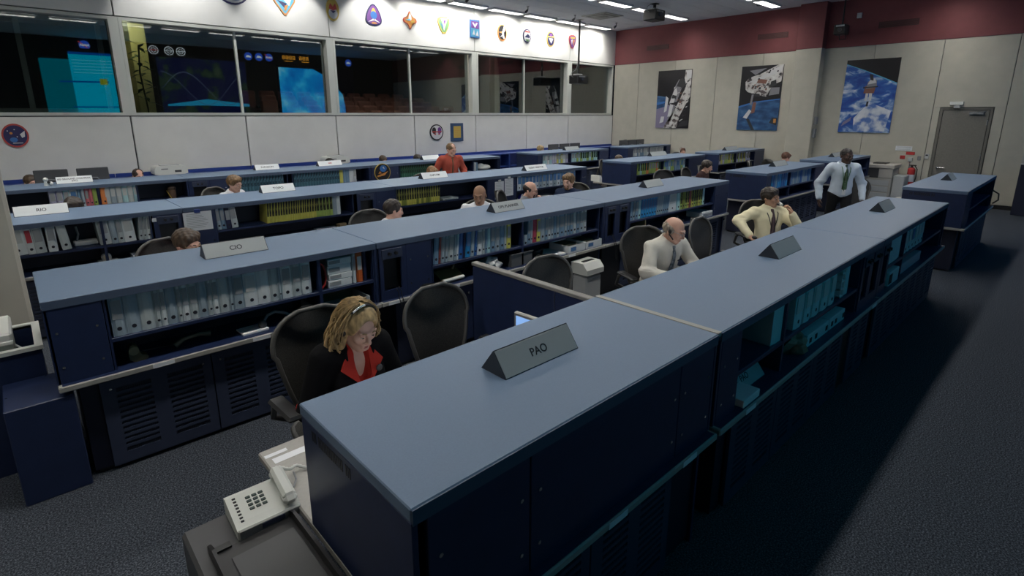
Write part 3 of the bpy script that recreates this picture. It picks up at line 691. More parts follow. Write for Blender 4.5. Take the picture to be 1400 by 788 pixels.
few(15.65, 16.5, YD, [BW, BWW], [LBG], 'pale grey binder on the farthest corner console, right bay', 'binders right on the corner console')
few(14.05, 14.95, YC, [BLG, BYE, BLV], [LBM, LBG], 'yellow-green binder under the left poster, left bay', 'binders left under the left poster')
few(15.1, 16.0, YC, [BYE, BLV, BLG], [LBM, LBG], 'yellow-lavender binder under the left poster, right bay', 'binders right under the left poster')
# row A, back side; front-screen glow put into pale cyan covers of white binders
ya = YA + .03
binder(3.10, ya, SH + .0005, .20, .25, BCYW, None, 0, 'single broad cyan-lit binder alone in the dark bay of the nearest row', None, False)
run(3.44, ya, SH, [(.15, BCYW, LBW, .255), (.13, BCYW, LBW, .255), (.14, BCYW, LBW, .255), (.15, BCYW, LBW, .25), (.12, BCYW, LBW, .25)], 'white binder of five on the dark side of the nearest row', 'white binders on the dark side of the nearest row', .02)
f = thing('file_rack', 'white file box with four square openings at the end of the dark shelf', 'box', (4.34, ya, SH))
q = MB()
for z in (0, .06, .12, .18, .24): q.box((0, 0, z), (.08, .2, z + .008))
q.box((0, 0, 0), (.006, .2, .248)); q.box((.074, 0, 0), (.08, .2, .248)); q.box((0, .195, 0), (.08, .2, .248)); q.build('rack_body', BWW, f)
MB().box((.09, 0, 0), (.17, .2, .25), .003).build('box_side', BCYW, f)
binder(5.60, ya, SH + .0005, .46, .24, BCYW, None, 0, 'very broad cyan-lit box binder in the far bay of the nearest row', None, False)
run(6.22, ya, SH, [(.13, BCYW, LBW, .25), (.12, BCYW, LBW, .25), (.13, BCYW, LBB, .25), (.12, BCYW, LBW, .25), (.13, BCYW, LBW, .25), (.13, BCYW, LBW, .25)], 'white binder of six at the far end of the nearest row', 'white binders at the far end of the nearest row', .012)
# ------------------------------------------------------------------ front wall: projection screens (seen mirrored in the window glass)
def flat(name, polys, plane, parent=None, step=.0008):
    """flat picture made of coloured outlines; plane(u, v, layer) gives the point"""
    mats = []; b = MB()
    for i, (m, pts) in enumerate(polys):
        if m not in mats: mats.append(m)
        b.cur = mats.index(m)
        vs = [plane(u, v, i * step) for u, v in pts]
        bm = bmesh.new(); bv = [bm.verts.new(p) for p in vs]; bm.faces.new(bv)
        bmesh.ops.triangulate(bm, faces=bm.faces); b.bm(bm)
    return b.build(name, mats, parent)
def circ(cx, cy, rx, ry=None, n=22, a0=0, a1=2 * pi):
    ry = rx if ry is None else ry
    return [(cx + rx * cos(a0 + (a1 - a0) * i / n), cy + ry * sin(a0 + (a1 - a0) * i / n)) for i in range(n if a1 - a0 > 6.2 else n + 1)]
FP = lambda u, v, l: (u, YF + .035 + l * 4, v)
def proj(label, x0, x1, z0, z1, polys):
    r = thing('projection_screen', label, 'screen', (0, 0, 0))
    MB().box((x0, YF, z0), (x1, YF + .033, z1)).build('screen_frame', BLACK, r)
    flat('projected_picture', polys, FP, r); return r
SB = lambda n, c, k=1.0: emis('screen_' + n, c, SCREEN * k)
EARTH = ramp_mat('screen_earth', 1.2, [(0.3, (0.0, 0.10, 0.42)), (0.48, (0.0, 0.22, 0.60)), (0.6, (0.02, 0.38, 0.70)), (0.72, (0.25, 0.6, 0.75))], emit=SCREEN * 1.1, detail=8)
MAPM = ramp_mat('screen_map', 1.7, [(0.44, (0.002, 0.004, 0.035)), (0.52, (0.003, 0.006, 0.035)), (0.58, (0.012, 0.03, 0.018)), (0.7, (0.03, 0.05, 0.03))], emit=SCREEN * .8, detail=5)
proj('wall projection screen showing a blue earth limb', 10.4, 14.6, 1.6, 4.6, [(SB('black', (0.002, 0.002, 0.004)), [(10.45, 1.65), (14.55, 1.65), (14.55, 4.55), (10.45, 4.55)]),
    (EARTH, [(10.55, 1.75), (13.95, 1.75), (13.95, 2.6), (13.85, 3.2), (13.6, 3.5), (13.25, 3.85), (12.8, 4.2), (12.3, 4.45), (10.55, 4.45)])])
proj('wall projection screen showing a dark world map', 5.3, 9.1, 1.6, 4.7, [(MAPM, [(5.4, 1.7), (9.0, 1.7), (9.0, 4.6), (5.4, 4.6)]),
    (SB('band', (0.02, 0.35, 0.62), .7), [(5.6, 2.62), (6.3, 2.72), (7.2, 2.86), (8.4, 2.72), (9.0, 2.66), (9.0, 2.54), (8.2, 2.56), (7.0, 2.58), (5.6, 2.54)])] +
    [(SB('track', (0.10, 0.14, 0.22), .8), [(5.5 + i * .1, 3.3 + .7 * sin(i * .18 + k) + .02) for i in range(34)] + [(5.5 + i * .1, 3.3 + .7 * sin(i * .18 + k)) for i in range(33, -1, -1)]) for k in (0, 1.6)])
proj('wall projection screen showing a cyan system chart', 1.4, 4.4, 1.6, 4.75, [(SB('teal', (0.0, 0.13, 0.18), .9), [(1.5, 1.7), (2.5, 1.7), (2.5, 4.3), (1.5, 4.3)]), (SB('cyan', (0.0, 0.36, 0.56), 1.0), [(2.42, 1.7), (4.3, 1.7), (4.3, 4.5), (2.42, 4.5)]),
    (SB('deep', (0.0, 0.05, 0.25), 1.0), [(2.42, 4.5), (4.3, 4.5), (4.3, 4.6), (2.42, 4.6)]), (SB('deep', (0.0, 0.05, 0.25), 1.0), [(2.0, 3.42), (3.6, 3.44), (3.6, 3.5), (2.0, 3.48)]), (SB('deep', (0.0, 0.05, 0.25), 1.0), [(2.3, 2.45), (4.3, 2.46), (4.3, 2.5), (2.3, 2.5)]), (SB('olive', (0.2, 0.25, 0.02), 1.0), [(3.3, 3.36), (3.55, 3.36), (3.55, 3.6), (3.3, 3.6)])] +
    [(SB('pale', (0.1, 0.45, 0.55), 1.0), [(2.5, 4.3 - i * .12), (4.0, 4.3 - i * .12), (4.0, 4.28 - i * .12), (2.5, 4.28 - i * .12)]) for i in range(5)])
EGLOW = emis('emblem_glow_white', (.6, .65, .7), 1.1); EGLOWB = emis('emblem_glow_blue', (.02, .08, .5), 1.0); BLITO = emis('clock_orange', (1.0, .42, .04), 1.0); EGLOWR = emis('emblem_glow_red', (.5, .05, .05), 1.0); DKS = mat('emblem_black', (.01, .01, .012), .5)  # wall emblems get an added glow so the window glass mirrors them
for i, (x, kd) in enumerate(((5.35, 0), (5.93, 0), (6.38, 0), (9.2, 1), (9.68, 1), (10.15, 2), (13.1, 1), (14.3, 1), (3.0, 2))):
    r = thing('glowing_emblem', ['round glowing emblem with red cross lines above the map screen', 'round glowing emblem with ring, second above the map screen', 'round glowing emblem with ring, third above the map screen', 'blue glowing emblem left of the clocks', 'blue and white glowing emblem left of the clocks', 'blue glowing disc with white letters and red swoosh beside the clocks', 'blue glowing emblem right of the clocks', 'last blue glowing emblem on the front wall', 'glowing disc above the cyan chart'][i], 'emblem', (x, 0, 4.87))
    MB().cyl((0, YF, 0), (0, YF + .03, 0), .19, n=24).build('emblem_base', DKS, r)
    P = lambda u, v, l: (u, YF + .032 + l * 4, v)
    if kd == 0: ps = [(EGLOW, circ(0, 0, .18)), (DKS, circ(0, 0, .155)), (EGLOW, circ(0, 0, .1)), (DKS, circ(0, 0, .08)), (EGLOWR if i == 0 else EGLOW, [(-.16, -.012), (.16, -.012), (.16, .012), (-.16, .012)])]
    elif kd == 1: ps = [(EGLOWB, circ(0, 0, .18)), (EGLOW, [(-.13, -.05), (.13, -.05), (.1, .02), (-.05, .06)])]
    else: ps = [(EGLOWB, circ(0, 0, .18)), (EGLOWR, [(-.2, .13), (-.17, .15), (.12, -.1), (.08, -.1)])]
    flat('emblem_face', ps, P, r)
    if kd == 2: text('NASA', .12, EGLOW, r, (0, YF + .05, 0), (pi / 2, 0, pi), bold=.004)
for x, s, lab in ((11.1, '2019/12', 'orange clock display, left of the pair on the front wall'), (11.95, '13:46', 'orange clock display, right of the pair on the front wall')):
    r = thing('clock_display', lab, 'clock', (x, 0, 4.87)); MB().box((-.36, YF, -.17), (.36, YF + .03, .2)).build('clock_case', BLACK, r)
    q = MB()
    for k in range(4 if x < 11.5 else 3):
        a = -.3 + k * .17
        for z in (-.02, .05, .12): q.box((a, YF + .03, z), (a + .12, YF + .034, z + .025))
        for zz in (a, a + .1): q.box((zz, YF + .03, -.02), (zz + .022, YF + .034, .145))
    q.box((-.2, YF + .03, -.12), (.2, YF + .034, -.095)); q.build('clock_digits', BLITO, r)

# ------------------------------------------------------------------ viewing room behind the glass
VR = mat('viewing_room_wall', (0.13, 0.125, 0.11), 0.8); VRD = mat('viewing_room_dark', (0.035, 0.033, 0.03), 0.9)
struct(MB().box((XL, YB + .26, 1.2), (XR, 20.4, 1.3)).build('floor_viewing', VRD))
struct(MB().box((XL, 20.4, 1.2), (XR, 20.5, 5.2)).build('wall_viewing_rear', VRD))
struct(MB().box((XL, YB + .26, 4.6), (XR, 20.4, 4.7)).build('ceiling_viewing', VRD))
struct(MB().box((XL - .1, YB + .26, 1.2), (XL, 20.4, 4.7)).build('wall_viewing_side', VRD)); struct(MB().box((XR, YB + .26, 1.2), (XR + .1, 20.4, 4.7)).build('wall_viewing_side', VR))
struct(MB().box((1.78, YB + .26, 1.3), (1.86, 20.4, 4.6)).build('wall_viewing_divider', VRD))
struct(MB().box((12.5, 15.4, 1.3), (XR, 15.5, 4.6)).build('wall_viewing_divider', VR)); struct(MB().box((12.5, 15.5, 1.3), (12.6, 20.4, 4.6)).build('wall_viewing_divider', VR))
struct(MB().box((13.2, 15.35, 1.3), (14.1, 15.4, 3.3)).build('door_2', mat('tan_inner_door', (0.12, 0.10, 0.07), .6)))
YEL = mat('pale_yellow_wall', (0.62, 0.58, 0.26), 0.7)
struct(MB().box((2.24, 13.9, 1.3), (2.52, 14.5, 4.6)).build('wall_yellow_column', YEL)); struct(MB().box((1.86, 14.5, 1.3), (2.52, 14.6, 4.6)).build('wall_yellow', YEL))
q = MB(); q.box((.46, 13.3, 1.3), (.54, 13.4, 4.2)); q.box((XL, 13.3, 3.85), (1.78, 13.4, 3.95)); q.box((1.62, 13.3, 1.3), (1.70, 13.4, 4.2)); q.box((XL, 13.25, 2.18), (1.78, 13.42, 2.3))
struct(q.build('window_6', mat('inner_frame_grey', (0.34, 0.36, 0.32), .5)))
for nm, loc, en, cl in (('lamp_viewing_corner', (2.1, 13.4, 3.9), 14, (1, .93, .6)), ('fill_viewing_rows', (8.5, 14.2, 4.3), 110, (1, .85, .7)), ('fill_side_room', (14.6, 14.2, 4.3), 16, (1, .93, .8))):  # rows and side room: unseen bare points added to brighten the interior
    l = bpy.data.lights.new(nm, 'POINT'); l.energy = en; l.shadow_soft_size = .12; l.color = cl
    lo = bpy.data.objects.new(nm, l); COL.objects.link(lo); lo.location = loc
# tiered seats
SEATF = mat('dark_red_brown_seat_fabric', (0.17, 0.075, 0.06), 0.85)
def seat():
    r = thing('theatre_seat', 'x', 'seat')
    MB().box((-.25, .12, .35), (.25, .24, 1.0), .05).build('backrest', SEATF, r)
    MB().box((-.24, -.32, .32), (.24, .14, .44), .04).build('seat_cushion', SEATF, r)
    q = MB(); q.box((-.29, -.25, .5), (-.25, .15, .56), .01); q.box((.25, -.25, .5), (.29, .15, .56), .01); q.box((-.28, -.1, 0), (-.25, .05, .5)); q.box((.25, -.1, 0), (.28, .05, .5)); q.build('armrest', BLACK, r)
    return r
se = seat(); k = 0
for j in range(5):
    y = 15.0 + j * .95; z = 1.3 + .16 * j
    struct(MB().box((5.4, y - .45, 1.3), (12.3, y + .5, z + .002)).build('floor_tier', VRD))
    for i in range(10):
        x = 6.0 + i * .62 + .31 * (j % 2); loc = (x, y, z + .002)
        lab = 'dark red-brown theatre seat, %s from left in %s behind the glass' % (ORD[i], ['the front row', 'the second row', 'the middle row', 'the fourth row', 'the rear row'][j])
        if k == 0: se.location = loc; se['label'] = lab; se['group'] = 'theatre seats, row 1'
        else: dup(se, loc, 0, lab, 'theatre seats, row %d' % (j + 1))
        k += 1
# plant behind the second window
r = thing('potted_plant', 'leafy green plant before the yellow wall behind the glass', 'plant', (2.27, 13.42, 1.3))
MB().cyl((0, 0, 0), (0, 0, .35), .13, .17, 16).build('pot', BLACK, r)
MB().tube([(0, 0, .3), (.02, 0, 1.0), (-.02, .02, 1.7), (.02, 0, 2.2)], .015).build('stem', mat('plant_stem', (.05, .06, .02), .7), r)
LEAF = mat('dark_green_leaf', (0.02, 0.07, 0.02), 0.45)
for i in range(26):
    z = 1.15 + 1.15 * (i / 26); a = i * 2.4; ln = .22 + .14 * random.random()
    d = Vector((cos(a), sin(a) * .7, .25 if i % 2 else -.35)); p = Vector((0, 0, z)); sd = d.cross(Vector((0, 0, 1))).normalized() * .05
    q = MB(); m1 = p + d * ln * .5 + Vector((0, 0, .02)); e = p + d * ln
    q.add([p, m1 + sd, e, m1 - sd, m1 + Vector((0, 0, .012))], [(0, 1, 4), (1, 2, 4), (2, 3, 4), (3, 0, 4)], True); q.build('leaf', LEAF, r)

# ------------------------------------------------------------------ emblems and frame on the window wall
EY = mat('emblem_yellow', (.55, .40, .08), .5); EBL = mat('emblem_blue', (.04, .16, .45), .5); ENV = mat('emblem_navy', (.02, .02, .09), .5); EWH = mat('emblem_white', (.7, .7, .7), .5); ERD = mat('emblem_red', (.45, .06, .05), .5); EOR = mat('emblem_orange', (.6, .25, .06), .5); EPU = mat('emblem_purple', (.16, .05, .25), .5); EGR = mat('emblem_green', (.15, .3, .12), .5); ECY = mat('emblem_cyan', (.1, .4, .6), .5)
def emblem(x, z, outline, border, face, inner, label, d=.025):
    r = thing('wall_emblem', label, 'emblem', (x, YB, z))
    MB().prism(outline, -d, 0, 'Y').build('emblem_border', border, r)
    pl = lambda u, v, l: (u, -d - .001 - l * 3, v)
    flat('emblem_face', [(face, [(u * .86, v * .86) for u, v in outline])] + inner, pl, r)
    return r
def poly(r, n, ph=pi / 2, sx=1, sy=1): return [(r * sx * cos(ph + 2 * pi * i / n), r * sy * sin(ph + 2 * pi * i / n)) for i in range(n)]
def sm(pts, k=2):
    for _ in range(k): pts = [q for i in range(len(pts)) for q in ((pts[i][0] * .75 + pts[(i + 1) % len(pts)][0] * .25, pts[i][1] * .75 + pts[(i + 1) % len(pts)][1] * .25), (pts[i][0] * .25 + pts[(i + 1) % len(pts)][0] * .75, pts[i][1] * .25 + pts[(i + 1) % len(pts)][1] * .75))]
    return pts
Z = 4.55
emblem(3.93, 4.62, circ(0, 0, .30, .23), ENV, EWH, [(EBL, circ(.02, -.02, .2, .13)), (EPU, [(-.2, -.08), (.1, -.1), (.2, -.02), (0, -.04)])], 'wide oval blue and white emblem, leftmost of the high row, cut by the frame edge')
emblem(4.98, 4.6, [(-.25, .24), (.25, .24), (.24, .0), (.02, -.30), (-.02, -.30), (-.24, 0)], EOR, ECY, [(EWH, [(-.1, .1), (.1, -.1), (.16, .05), (-.02, .16)]), (ENV, [(-.16, .0), (0, -.16), (.05, -.05)]), (EOR, [(-.02, -.2), (.02, -.2), (.08, -.08), (0, -.1)])], 'orange-edged shield emblem with cyan field, second of the high row')
emblem(6.09, Z, circ(0, 0, .155, .25), EY, EY, [(EWH, circ(0, -.08, .11, .12)), (ERD, [(-.1, .02), (-.06, .14), (0, .06), (.06, .14), (.1, .02), (0, -.02)]), (ENV, [(-.07, -.02), (.07, -.02), (0, -.08)])], 'yellow oval emblem of the high row')
emblem(7.14, Z, sm([(0, .3), (.16, .12), (.24, -.14), (.12, -.24), (-.12, -.24), (-.24, -.14), (-.16, .12)]), ENV, EPU, [(EY, sm([(0, .22), (.1, 0), (0, -.05), (-.1, 0)])), (EBL, circ(0, .0, .09)), (EWH, [(-.17, -.17), (-.02, -.08), (0, -.12)]), (EWH, [(.17, -.17), (.02, -.08), (0, -.12)]), (EOR, [(-.08, -.2), (.08, -.2), (.05, -.16), (-.05, -.16)])], 'rounded triangular emblem with blue globe on the high row')
emblem(8.18, Z, sm([(0, .26), (.06, .08), (.2, .04), (.2, -.06), (.06, -.1), (0, -.26), (-.06, -.1), (-.2, -.06), (-.2, .04), (-.06, .08)], 2), ERD, EOR, [(EWH, sm([(0, .2), (.06, .02), (0, -.02), (-.06, .02)])), (ECY, [(-.14, 0), (0, -.02), (0, .03)]), (EY, [(.02, -.02), (.14, 0), (.04, -.1)])], 'four-pointed orange cross emblem on the high row')
emblem(9.25, Z, sm([(-.18, .2), (.18, .2), (.2, .0), (0, -.3), (-.2, 0)], 1), EY, EGR, [(EWH, [(-.1, .16), (.12, .16), (.02, -.1), (0, -.16), (-.04, 0)]), (EPU, [(-.02, .1), (.06, .12), (.02, -.02)]), (EBL, [(-.13, .05), (-.05, -.02), (-.02, -.14)])], 'green-edged shield emblem on the high row')
emblem(10.33, Z, [(-.17, .24), (.17, .24), (.17, -.24), (-.17, -.24)], EBL, ECY, [(EPU, [(-.14, .2), (.14, .2), (.14, 0), (-.14, .02)]), (EWH, [(-.1, .16), (.0, .02), (.1, .16), (.04, .16), (0, .1), (-.05, .16)]), (EWH, [(-.1, -.16), (-.04, -.02), (0, -.16)]), (EWH, [(.02, -.18), (.08, -.04), (.12, -.18)])], 'rectangular blue and purple emblem on the high row')
emblem(11.38, Z, circ(0, 0, .18, .235), EOR, DKS, [(EWH, [(-.02, .0), (.07, .19), (.12, .1), (.05, -.02), (.1, -.18), (.02, -.15)]), (EOR, [(-.15, .0), (-.02, .03), (-.02, -.02)]), (EWH, [(-.1, -.14), (.0, -.05), (.0, -.1)])], 'black oval emblem with white figure on the high row')
emblem(12.42, Z, circ(0, 0, .17, .2), ENV, EWH, [(ERD, [(-.11, .1), (.11, .1), (.08, .14), (-.08, .14)]), (ENV, [(-.12, -.04), (.02, .06), (.12, .0), (.1, -.06)]), (EGR, [(-.1, -.1), (.1, -.1), (.04, -.16), (-.04, -.16)])], 'small round emblem with green base on the high row')
emblem(13.49, Z, circ(0, 0, .18, .235), EY, ENV, [(EWH, [(-.1, .02), (.1, .02), (.02, -.14)]), (EY, [(-.15, .08), (.15, .1), (.15, .06), (-.15, .04)]), (EPU, circ(0, .12, .06, .05))], 'navy oval emblem with yellow bar on the high row')
emblem(14.56, Z, sm([(-.16, .22), (.16, .22), (.18, .02), (0, -.28), (-.18, .02)], 1), ERD, EPU, [(EY, [(-.12, .16), (.12, .16), (.1, .1), (-.1, .1)]), (EWH, [(-.08, .06), (0, .08), (-.04, -.1)]), (EOR, [(.02, .06), (.1, .06), (.03, -.14)])], 'purple shield emblem beside the hanging projector pole')
emblem(.17, 1.84, circ(0, 0, .175, .20, 28), ERD, ENV, [(EBL, circ(-.03, -.07, .05, .04)), (EOR, circ(-.05, .04, .02)), (EWH, [(.06, .02), (.13, .08), (.12, -.02), (.08, -.04)]), (EWH, circ(.0, .1, .008)), (EWH, circ(-.09, .08, .008)), (EWH, circ(.02, -.02, .008)), (EWH, [(-.05, -.13), (.08, -.13), (.08, -.12), (-.05, -.12)])], 'dark purple round emblem low on the wall at far left')
emblem(8.90, 1.70, circ(0, 0, .225, .22, 28), DKS, EWH, [(DKS, circ(-.09, .05, .07, .09)), (EPU, circ(.09, .05, .07, .09)), (EWH, [(-.03, -.16), (.03, -.16), (.03, .17), (-.03, .17)]), (ERD, [(-.16, .0), (.16, .0), (.16, .03), (-.16, .03)]), (ERD, [(-.12, -.06), (-.04, -.02), (-.04, -.07)]), (ERD, [(.12, -.06), (.04, -.02), (.04, -.07)])], 'round white and black emblem low on the wall beside the blue frame')
r = thing('picture_frame', 'blue-framed yellow certificate on the window wall', 'picture', (9.61, YB, 1.69))
MB().box((-.225, -.03, -.255), (.225, 0, .255), .006).build('frame', mat('frame_steel_blue', (.03, .07, .15), .5), r)
flat('certificate', [(EY, [(-.13, -.16), (.13, -.16), (.13, .17), (-.13, .17)])] + [(EOR, [(-.09, .1 - i * .05), (.09, .1 - i * .05), (.09, .09 - i * .05), (-.09, .09 - i * .05)]) for i in range(5)], lambda u, v, l: (u, -.031 - l, v), r)

# ------------------------------------------------------------------ posters on the right wall
SKYB = mat('poster_space_black', (.008, .007, .010), .35); PW = mat('poster_white', (.62, .62, .62), .35); PG = mat('poster_grey', (.22, .22, .24), .35); PD = mat('poster_dark', (.03, .03, .035), .35); PBR = mat('poster_rust', (.22, .10, .07), .35); PPU = mat('poster_mauve', (.22, .20, .30), .35)
PE = ramp_mat('poster_blue_earth', 2.6, [(0.38, (0.015, 0.06, 0.30)), (0.52, (0.03, 0.12, 0.42)), (0.60, (0.30, 0.42, 0.62)), (0.70, (0.75, 0.78, 0.82))], .35, stretch=(1, 1, 1.9), detail=9, dist=.6)
PE2 = ramp_mat('poster_blue_sea', 3.2, [(0.38, (0.012, 0.05, 0.14)), (0.6, (0.04, 0.12, 0.26)), (0.75, (0.12, 0.22, 0.36))], .35, stretch=(1, 1, 2), detail=7)
PM = ramp_mat('poster_module_white', 7, [(0.40, (0.10, 0.08, 0.08)), (0.47, (0.52, 0.50, 0.48)), (0.7, (0.70, 0.70, 0.68))], .35, detail=4)
PCL = ramp_mat('poster_cloud', 4, [(0.40, (0.10, 0.2, 0.5)), (0.52, (0.6, 0.65, 0.72)), (0.7, (0.85, 0.86, 0.88))], .35, detail=9)
def poster(y0, y1, z0, z1, polys, label):
    r = thing('wall_poster', label, 'poster', (XR, (y0 + y1) / 2, (z0 + z1) / 2)); w_, h_ = y0 - y1, z1 - z0
    MB().box((-.03, -w_ / 2, -h_ / 2), (0, w_ / 2, h_ / 2), .004).build('poster_board', BLACK, r)
    flat('poster_picture', polys, lambda u, v, l: (-.031 - l, w_ / 2 - u * w_, (v - .5) * h_), r); return r
full = [(.0, 0), (1, 0), (1, 1), (0, 1)]
rnd = random.Random(3)
def specks(n, u0, u1, v0, v1, m, s=.03, sl=0):
    out = []
    for i in range(n):
        u = rnd.uniform(u0, u1); v = rnd.uniform(v0, v1); a = rnd.uniform(.3, 1) * s; b = rnd.uniform(.3, 1) * s * .7
        out.append((m, [(u, v), (u + a, v + b * sl), (u + a * 1.1, v + b), (u + a * .1, v + b * .8)]))
    return out
p1_ = [(SKYB, full), (PPU, [(0, 0), (.55, 0), (.4, .4), (.22, .44), (0, .50)]), (PE2, [(0, .33), (.30, .38), (.34, .54), (0, .57)]), (EBL, [(.0, .40), (.26, .44), (.24, .47), (0, .45)]),
       (PW, [(.24, .27), (.32, .30), (.36, .52), (.28, .56)]), (PG, [(.38, .42), (.62, .46), (.76, .74), (.74, .82), (.64, .84), (.55, .74)]), (PW, [(.40, .44), (.52, .44), (.62, .60), (.58, .70), (.52, .66)]), (PD, [(.58, .72), (.78, .70), (.86, .78), (.74, .86), (.66, .84)]), (PD, [(.45, .52), (.58, .50), (.60, .56), (.48, .58)]),
       (PG, [(.36, .14), (.52, .16), (.58, .40), (.42, .42)]), (PW, [(.36, .2), (.46, .2), (.52, .40), (.42, .42)]),
       (PM, [(.25, .0), (.66, 0), (.72, .2), (1, .55), (1, .99), (.82, .99), (.80, .86), (.86, .72), (.60, .36), (.46, .12), (.34, .1)]), (PW, [(.84, .98), (1, .98), (1, .86), (.88, .82)]), (PD, [(.7, .02), (.98, .05), (.98, .14), (.78, .12)])]
p1_ += specks(16, .55, .95, .15, .8, PD, .08, 1) + specks(14, .5, .95, .1, .75, PW, .08, 1) + specks(6, .55, .8, .3, .6, PBR, .06) + [(PW, [(.14, .08), (.26, .1), (.28, .2), (.18, .2)])]
poster(10.76, 9.50, 1.73, 3.635, p1_, 'tall poster of a white spacecraft and truss, leftmost of three')
p2_ = [(SKYB, full), (PE2, [(0, 0), (1, 0), (1, .48), (.4, .44), (0, .36)]), (EBL, [(0, .35), (.4, .43), (1, .475), (1, .49), (.4, .45), (0, .38)]), (PG, [(.2, .93), (.62, .96), (.35, .86)]),
       (PM, [(.14, .64), (.2, .60), (.42, .56), (.66, .52), (.70, .60), (.80, .70), (.98, .75), (1, 1), (.88, 1), (.5, .88), (.2, .82), (.12, .76)]), (PW, [(.14, .74), (.5, .84), (.88, .97), (.98, .99), (.97, .90), (.5, .78), (.2, .74)]), (PG, [(.72, .54), (.96, .56), (.96, .66), (.76, .66)]), (PD, [(.74, .66), (.88, .7), (.86, .78), (.74, .75)]),
       (PBR, [(.40, .74), (.62, .72), (.66, .78), (.44, .80)]), (PD, [(.30, .54), (.52, .52), (.5, .57), (.3, .58)]), (PG, [(.28, .40), (.33, .40), (.36, .56), (.31, .56)]), (PBR, [(.33, .26), (.42, .28), (.44, .44), (.36, .44)]), (PW, [(.14, .2), (.24, .18), (.34, .30), (.28, .33)]), (PD, [(.22, .18), (.3, .18), (.46, .0), (.38, 0)]), (PD, [(.80, .12), (.98, .08), (.98, .2), (.86, .2)]), (EOR, [(.9, .12), (.96, .12), (.96, .18), (.9, .18)])]
p2_ += specks(12, .2, .7, .6, .8, PD, .06) + specks(10, .6, .95, .6, .95, PD, .05) + specks(8, .3, .7, .62, .76, PBR, .05)
poster(7.83, 6.60, 1.715, 3.605, p2_, 'tall poster of a white station module over blue sea, middle of three')
p3_ = [(PE, full), (SKYB, [(0, 1), (0, .95), (.35, .86), (.7, .76), (1, .67), (1, 1)]), (ECY, [(0, .95), (.35, .86), (.7, .76), (1, .67), (1, .655), (.7, .745), (.35, .85), (0, .94)]), (PCL, [(.3, .02), (.9, .02), (.97, .3), (.75, .36), (.55, .42), (.4, .3), (.28, .2)]), (PPU, [(.05, .08), (.22, .16), (.24, .22), (.08, .14)]),
       (PW, [(.44, .44), (.49, .44), (.50, .56), (.45, .56)]), (PW, [(.52, .44), (.57, .44), (.57, .56), (.51, .56)]), (PBR, [(.40, .54), (.60, .54), (.62, .64), (.42, .64)]), (PG, [(.44, .60), (.64, .62), (.62, .72), (.46, .70)]), (PW, [(.46, .66), (.62, .68), (.58, .74), (.50, .73)]), (PD, [(.5, .72), (.56, .71), (.54, .79), (.47, .8)]), (PD, [(.38, .61), (.66, .62), (.66, .635), (.38, .625)]), (PD, [(.48, .36), (.52, .36), (.53, .43), (.49, .43)])]
poster(4.96, 3.75, 1.715, 3.595, p3_, 'poster of a floating spacewalker above the blue earth')

# ------------------------------------------------------------------ fittings on the right wall
for (a, b), lab in zip(((11.3, 10.44), (7.45, 6.59), (4.36, 3.51)), ('dark slot vent in the maroon band above the left poster', 'dark slot vent in the maroon band above the middle poster', 'dark slot vent in the maroon band above the right poster')):
    r = thing('wall_vent', lab, 'vent', (XR - .012, (a + b) / 2, 4.42)); w_ = (a - b) / 2
    MB().box((-.012, -w_, -.075), (0, w_, .075)).build('vent_frame', mat('dark_maroon_vent', (.06, .022, .022), .6), r)
    for k in range(5): MB().box((-.02, -w_ + .02, -.06 + k * .027), (-.010, w_ - .02, -.05 + k * .027)).build('vent_slat', mat('vent_slat_maroon', (.09, .03, .03), .6), r)
def wallbox(name, y, z, w_, h_, m, label, cat, d=.04):
    o = MB().box((-d, -w_ / 2, -h_ / 2), (0, w_ / 2, h_ / 2), .005).build(name, m, None, (XR, y, z)); return tag(o, label, cat)
o = wallbox('exit_alarm', 2.47, 2.45, .26, .08, WHITEP, 'white alarm box fixed above the steel door', 'alarm', .09); MB().box((-.092, -.08, -.11), (-.02, .04, -.045), .004).build('alarm_sensor', LGREY, o)
o = wallbox('notice_sign', 3.38, 1.335, .36, .115, PAPER, 'long white notice above the red signs', 'sign', .006)
q = MB()
for i in range(3): q.box((-.0075, -.15, .03 - i * .03), (-.006, .15, .036 - i * .03))
q.build('notice_lines', LBG, o)
wallbox('red_sign', 3.22, 1.215, .19, .075, RED, 'upper red sign above the fire extinguisher', 'sign', .012); wallbox('red_sign', 3.375, 1.11, .11, .09, RED, 'lower red sign left of the extinguisher hose', 'sign', .012)
r = thing('fire_extinguisher', 'red fire extinguisher hanging by the copier', 'extinguisher', (XR - .20, 3.10, .42))
MB().cyl((0, 0, .0), (0, 0, .40), .082, n=20).ell((0, 0, .40), (.082, .082, .06)).build('cylinder', RED, r)
MB().cyl((0, 0, .44), (0, 0, .52), .025).box((-.02, -.09, .5), (.02, .06, .525), .006).build('valve', BLACK, r); MB().tube([(0, -.05, .51), (-.03, -.12, .42), (-.03, -.12, .2), (-.02, -.1, .1)], .012).build('hose', BLACK, r); MB().cyl((-.001, 0, .1), (-.001, 0, .28), .0835, n=20, cap=False).build('label_band', PAPER, r); MB().box((.075, -.02, .2), (.195, .02, .45)).build('bracket', GREY, r)
o = wallbox('alarm_pull', 3.20, 1.06, .09, .10, LGREY, 'small grey fitting with cable above the extinguisher', 'fitting', .05); MB().cyl((-.02, 0, -.36), (-.02, 0, -.05), .012).build('conduit', GREY, o)
wallbox('wall_switch', 3.02, 1.10, .07, .10, GREY, 'dark grey switch left of the door', 'switch', .02); o = wallbox('card_reader', 2.87, 1.16, .085, .12, LGREY, 'pale card reader beside the steel door', 'reader', .035); MB().box((-.037, -.025, .01), (-.034, .025, .045)).build('reader_window', BLACK, o)
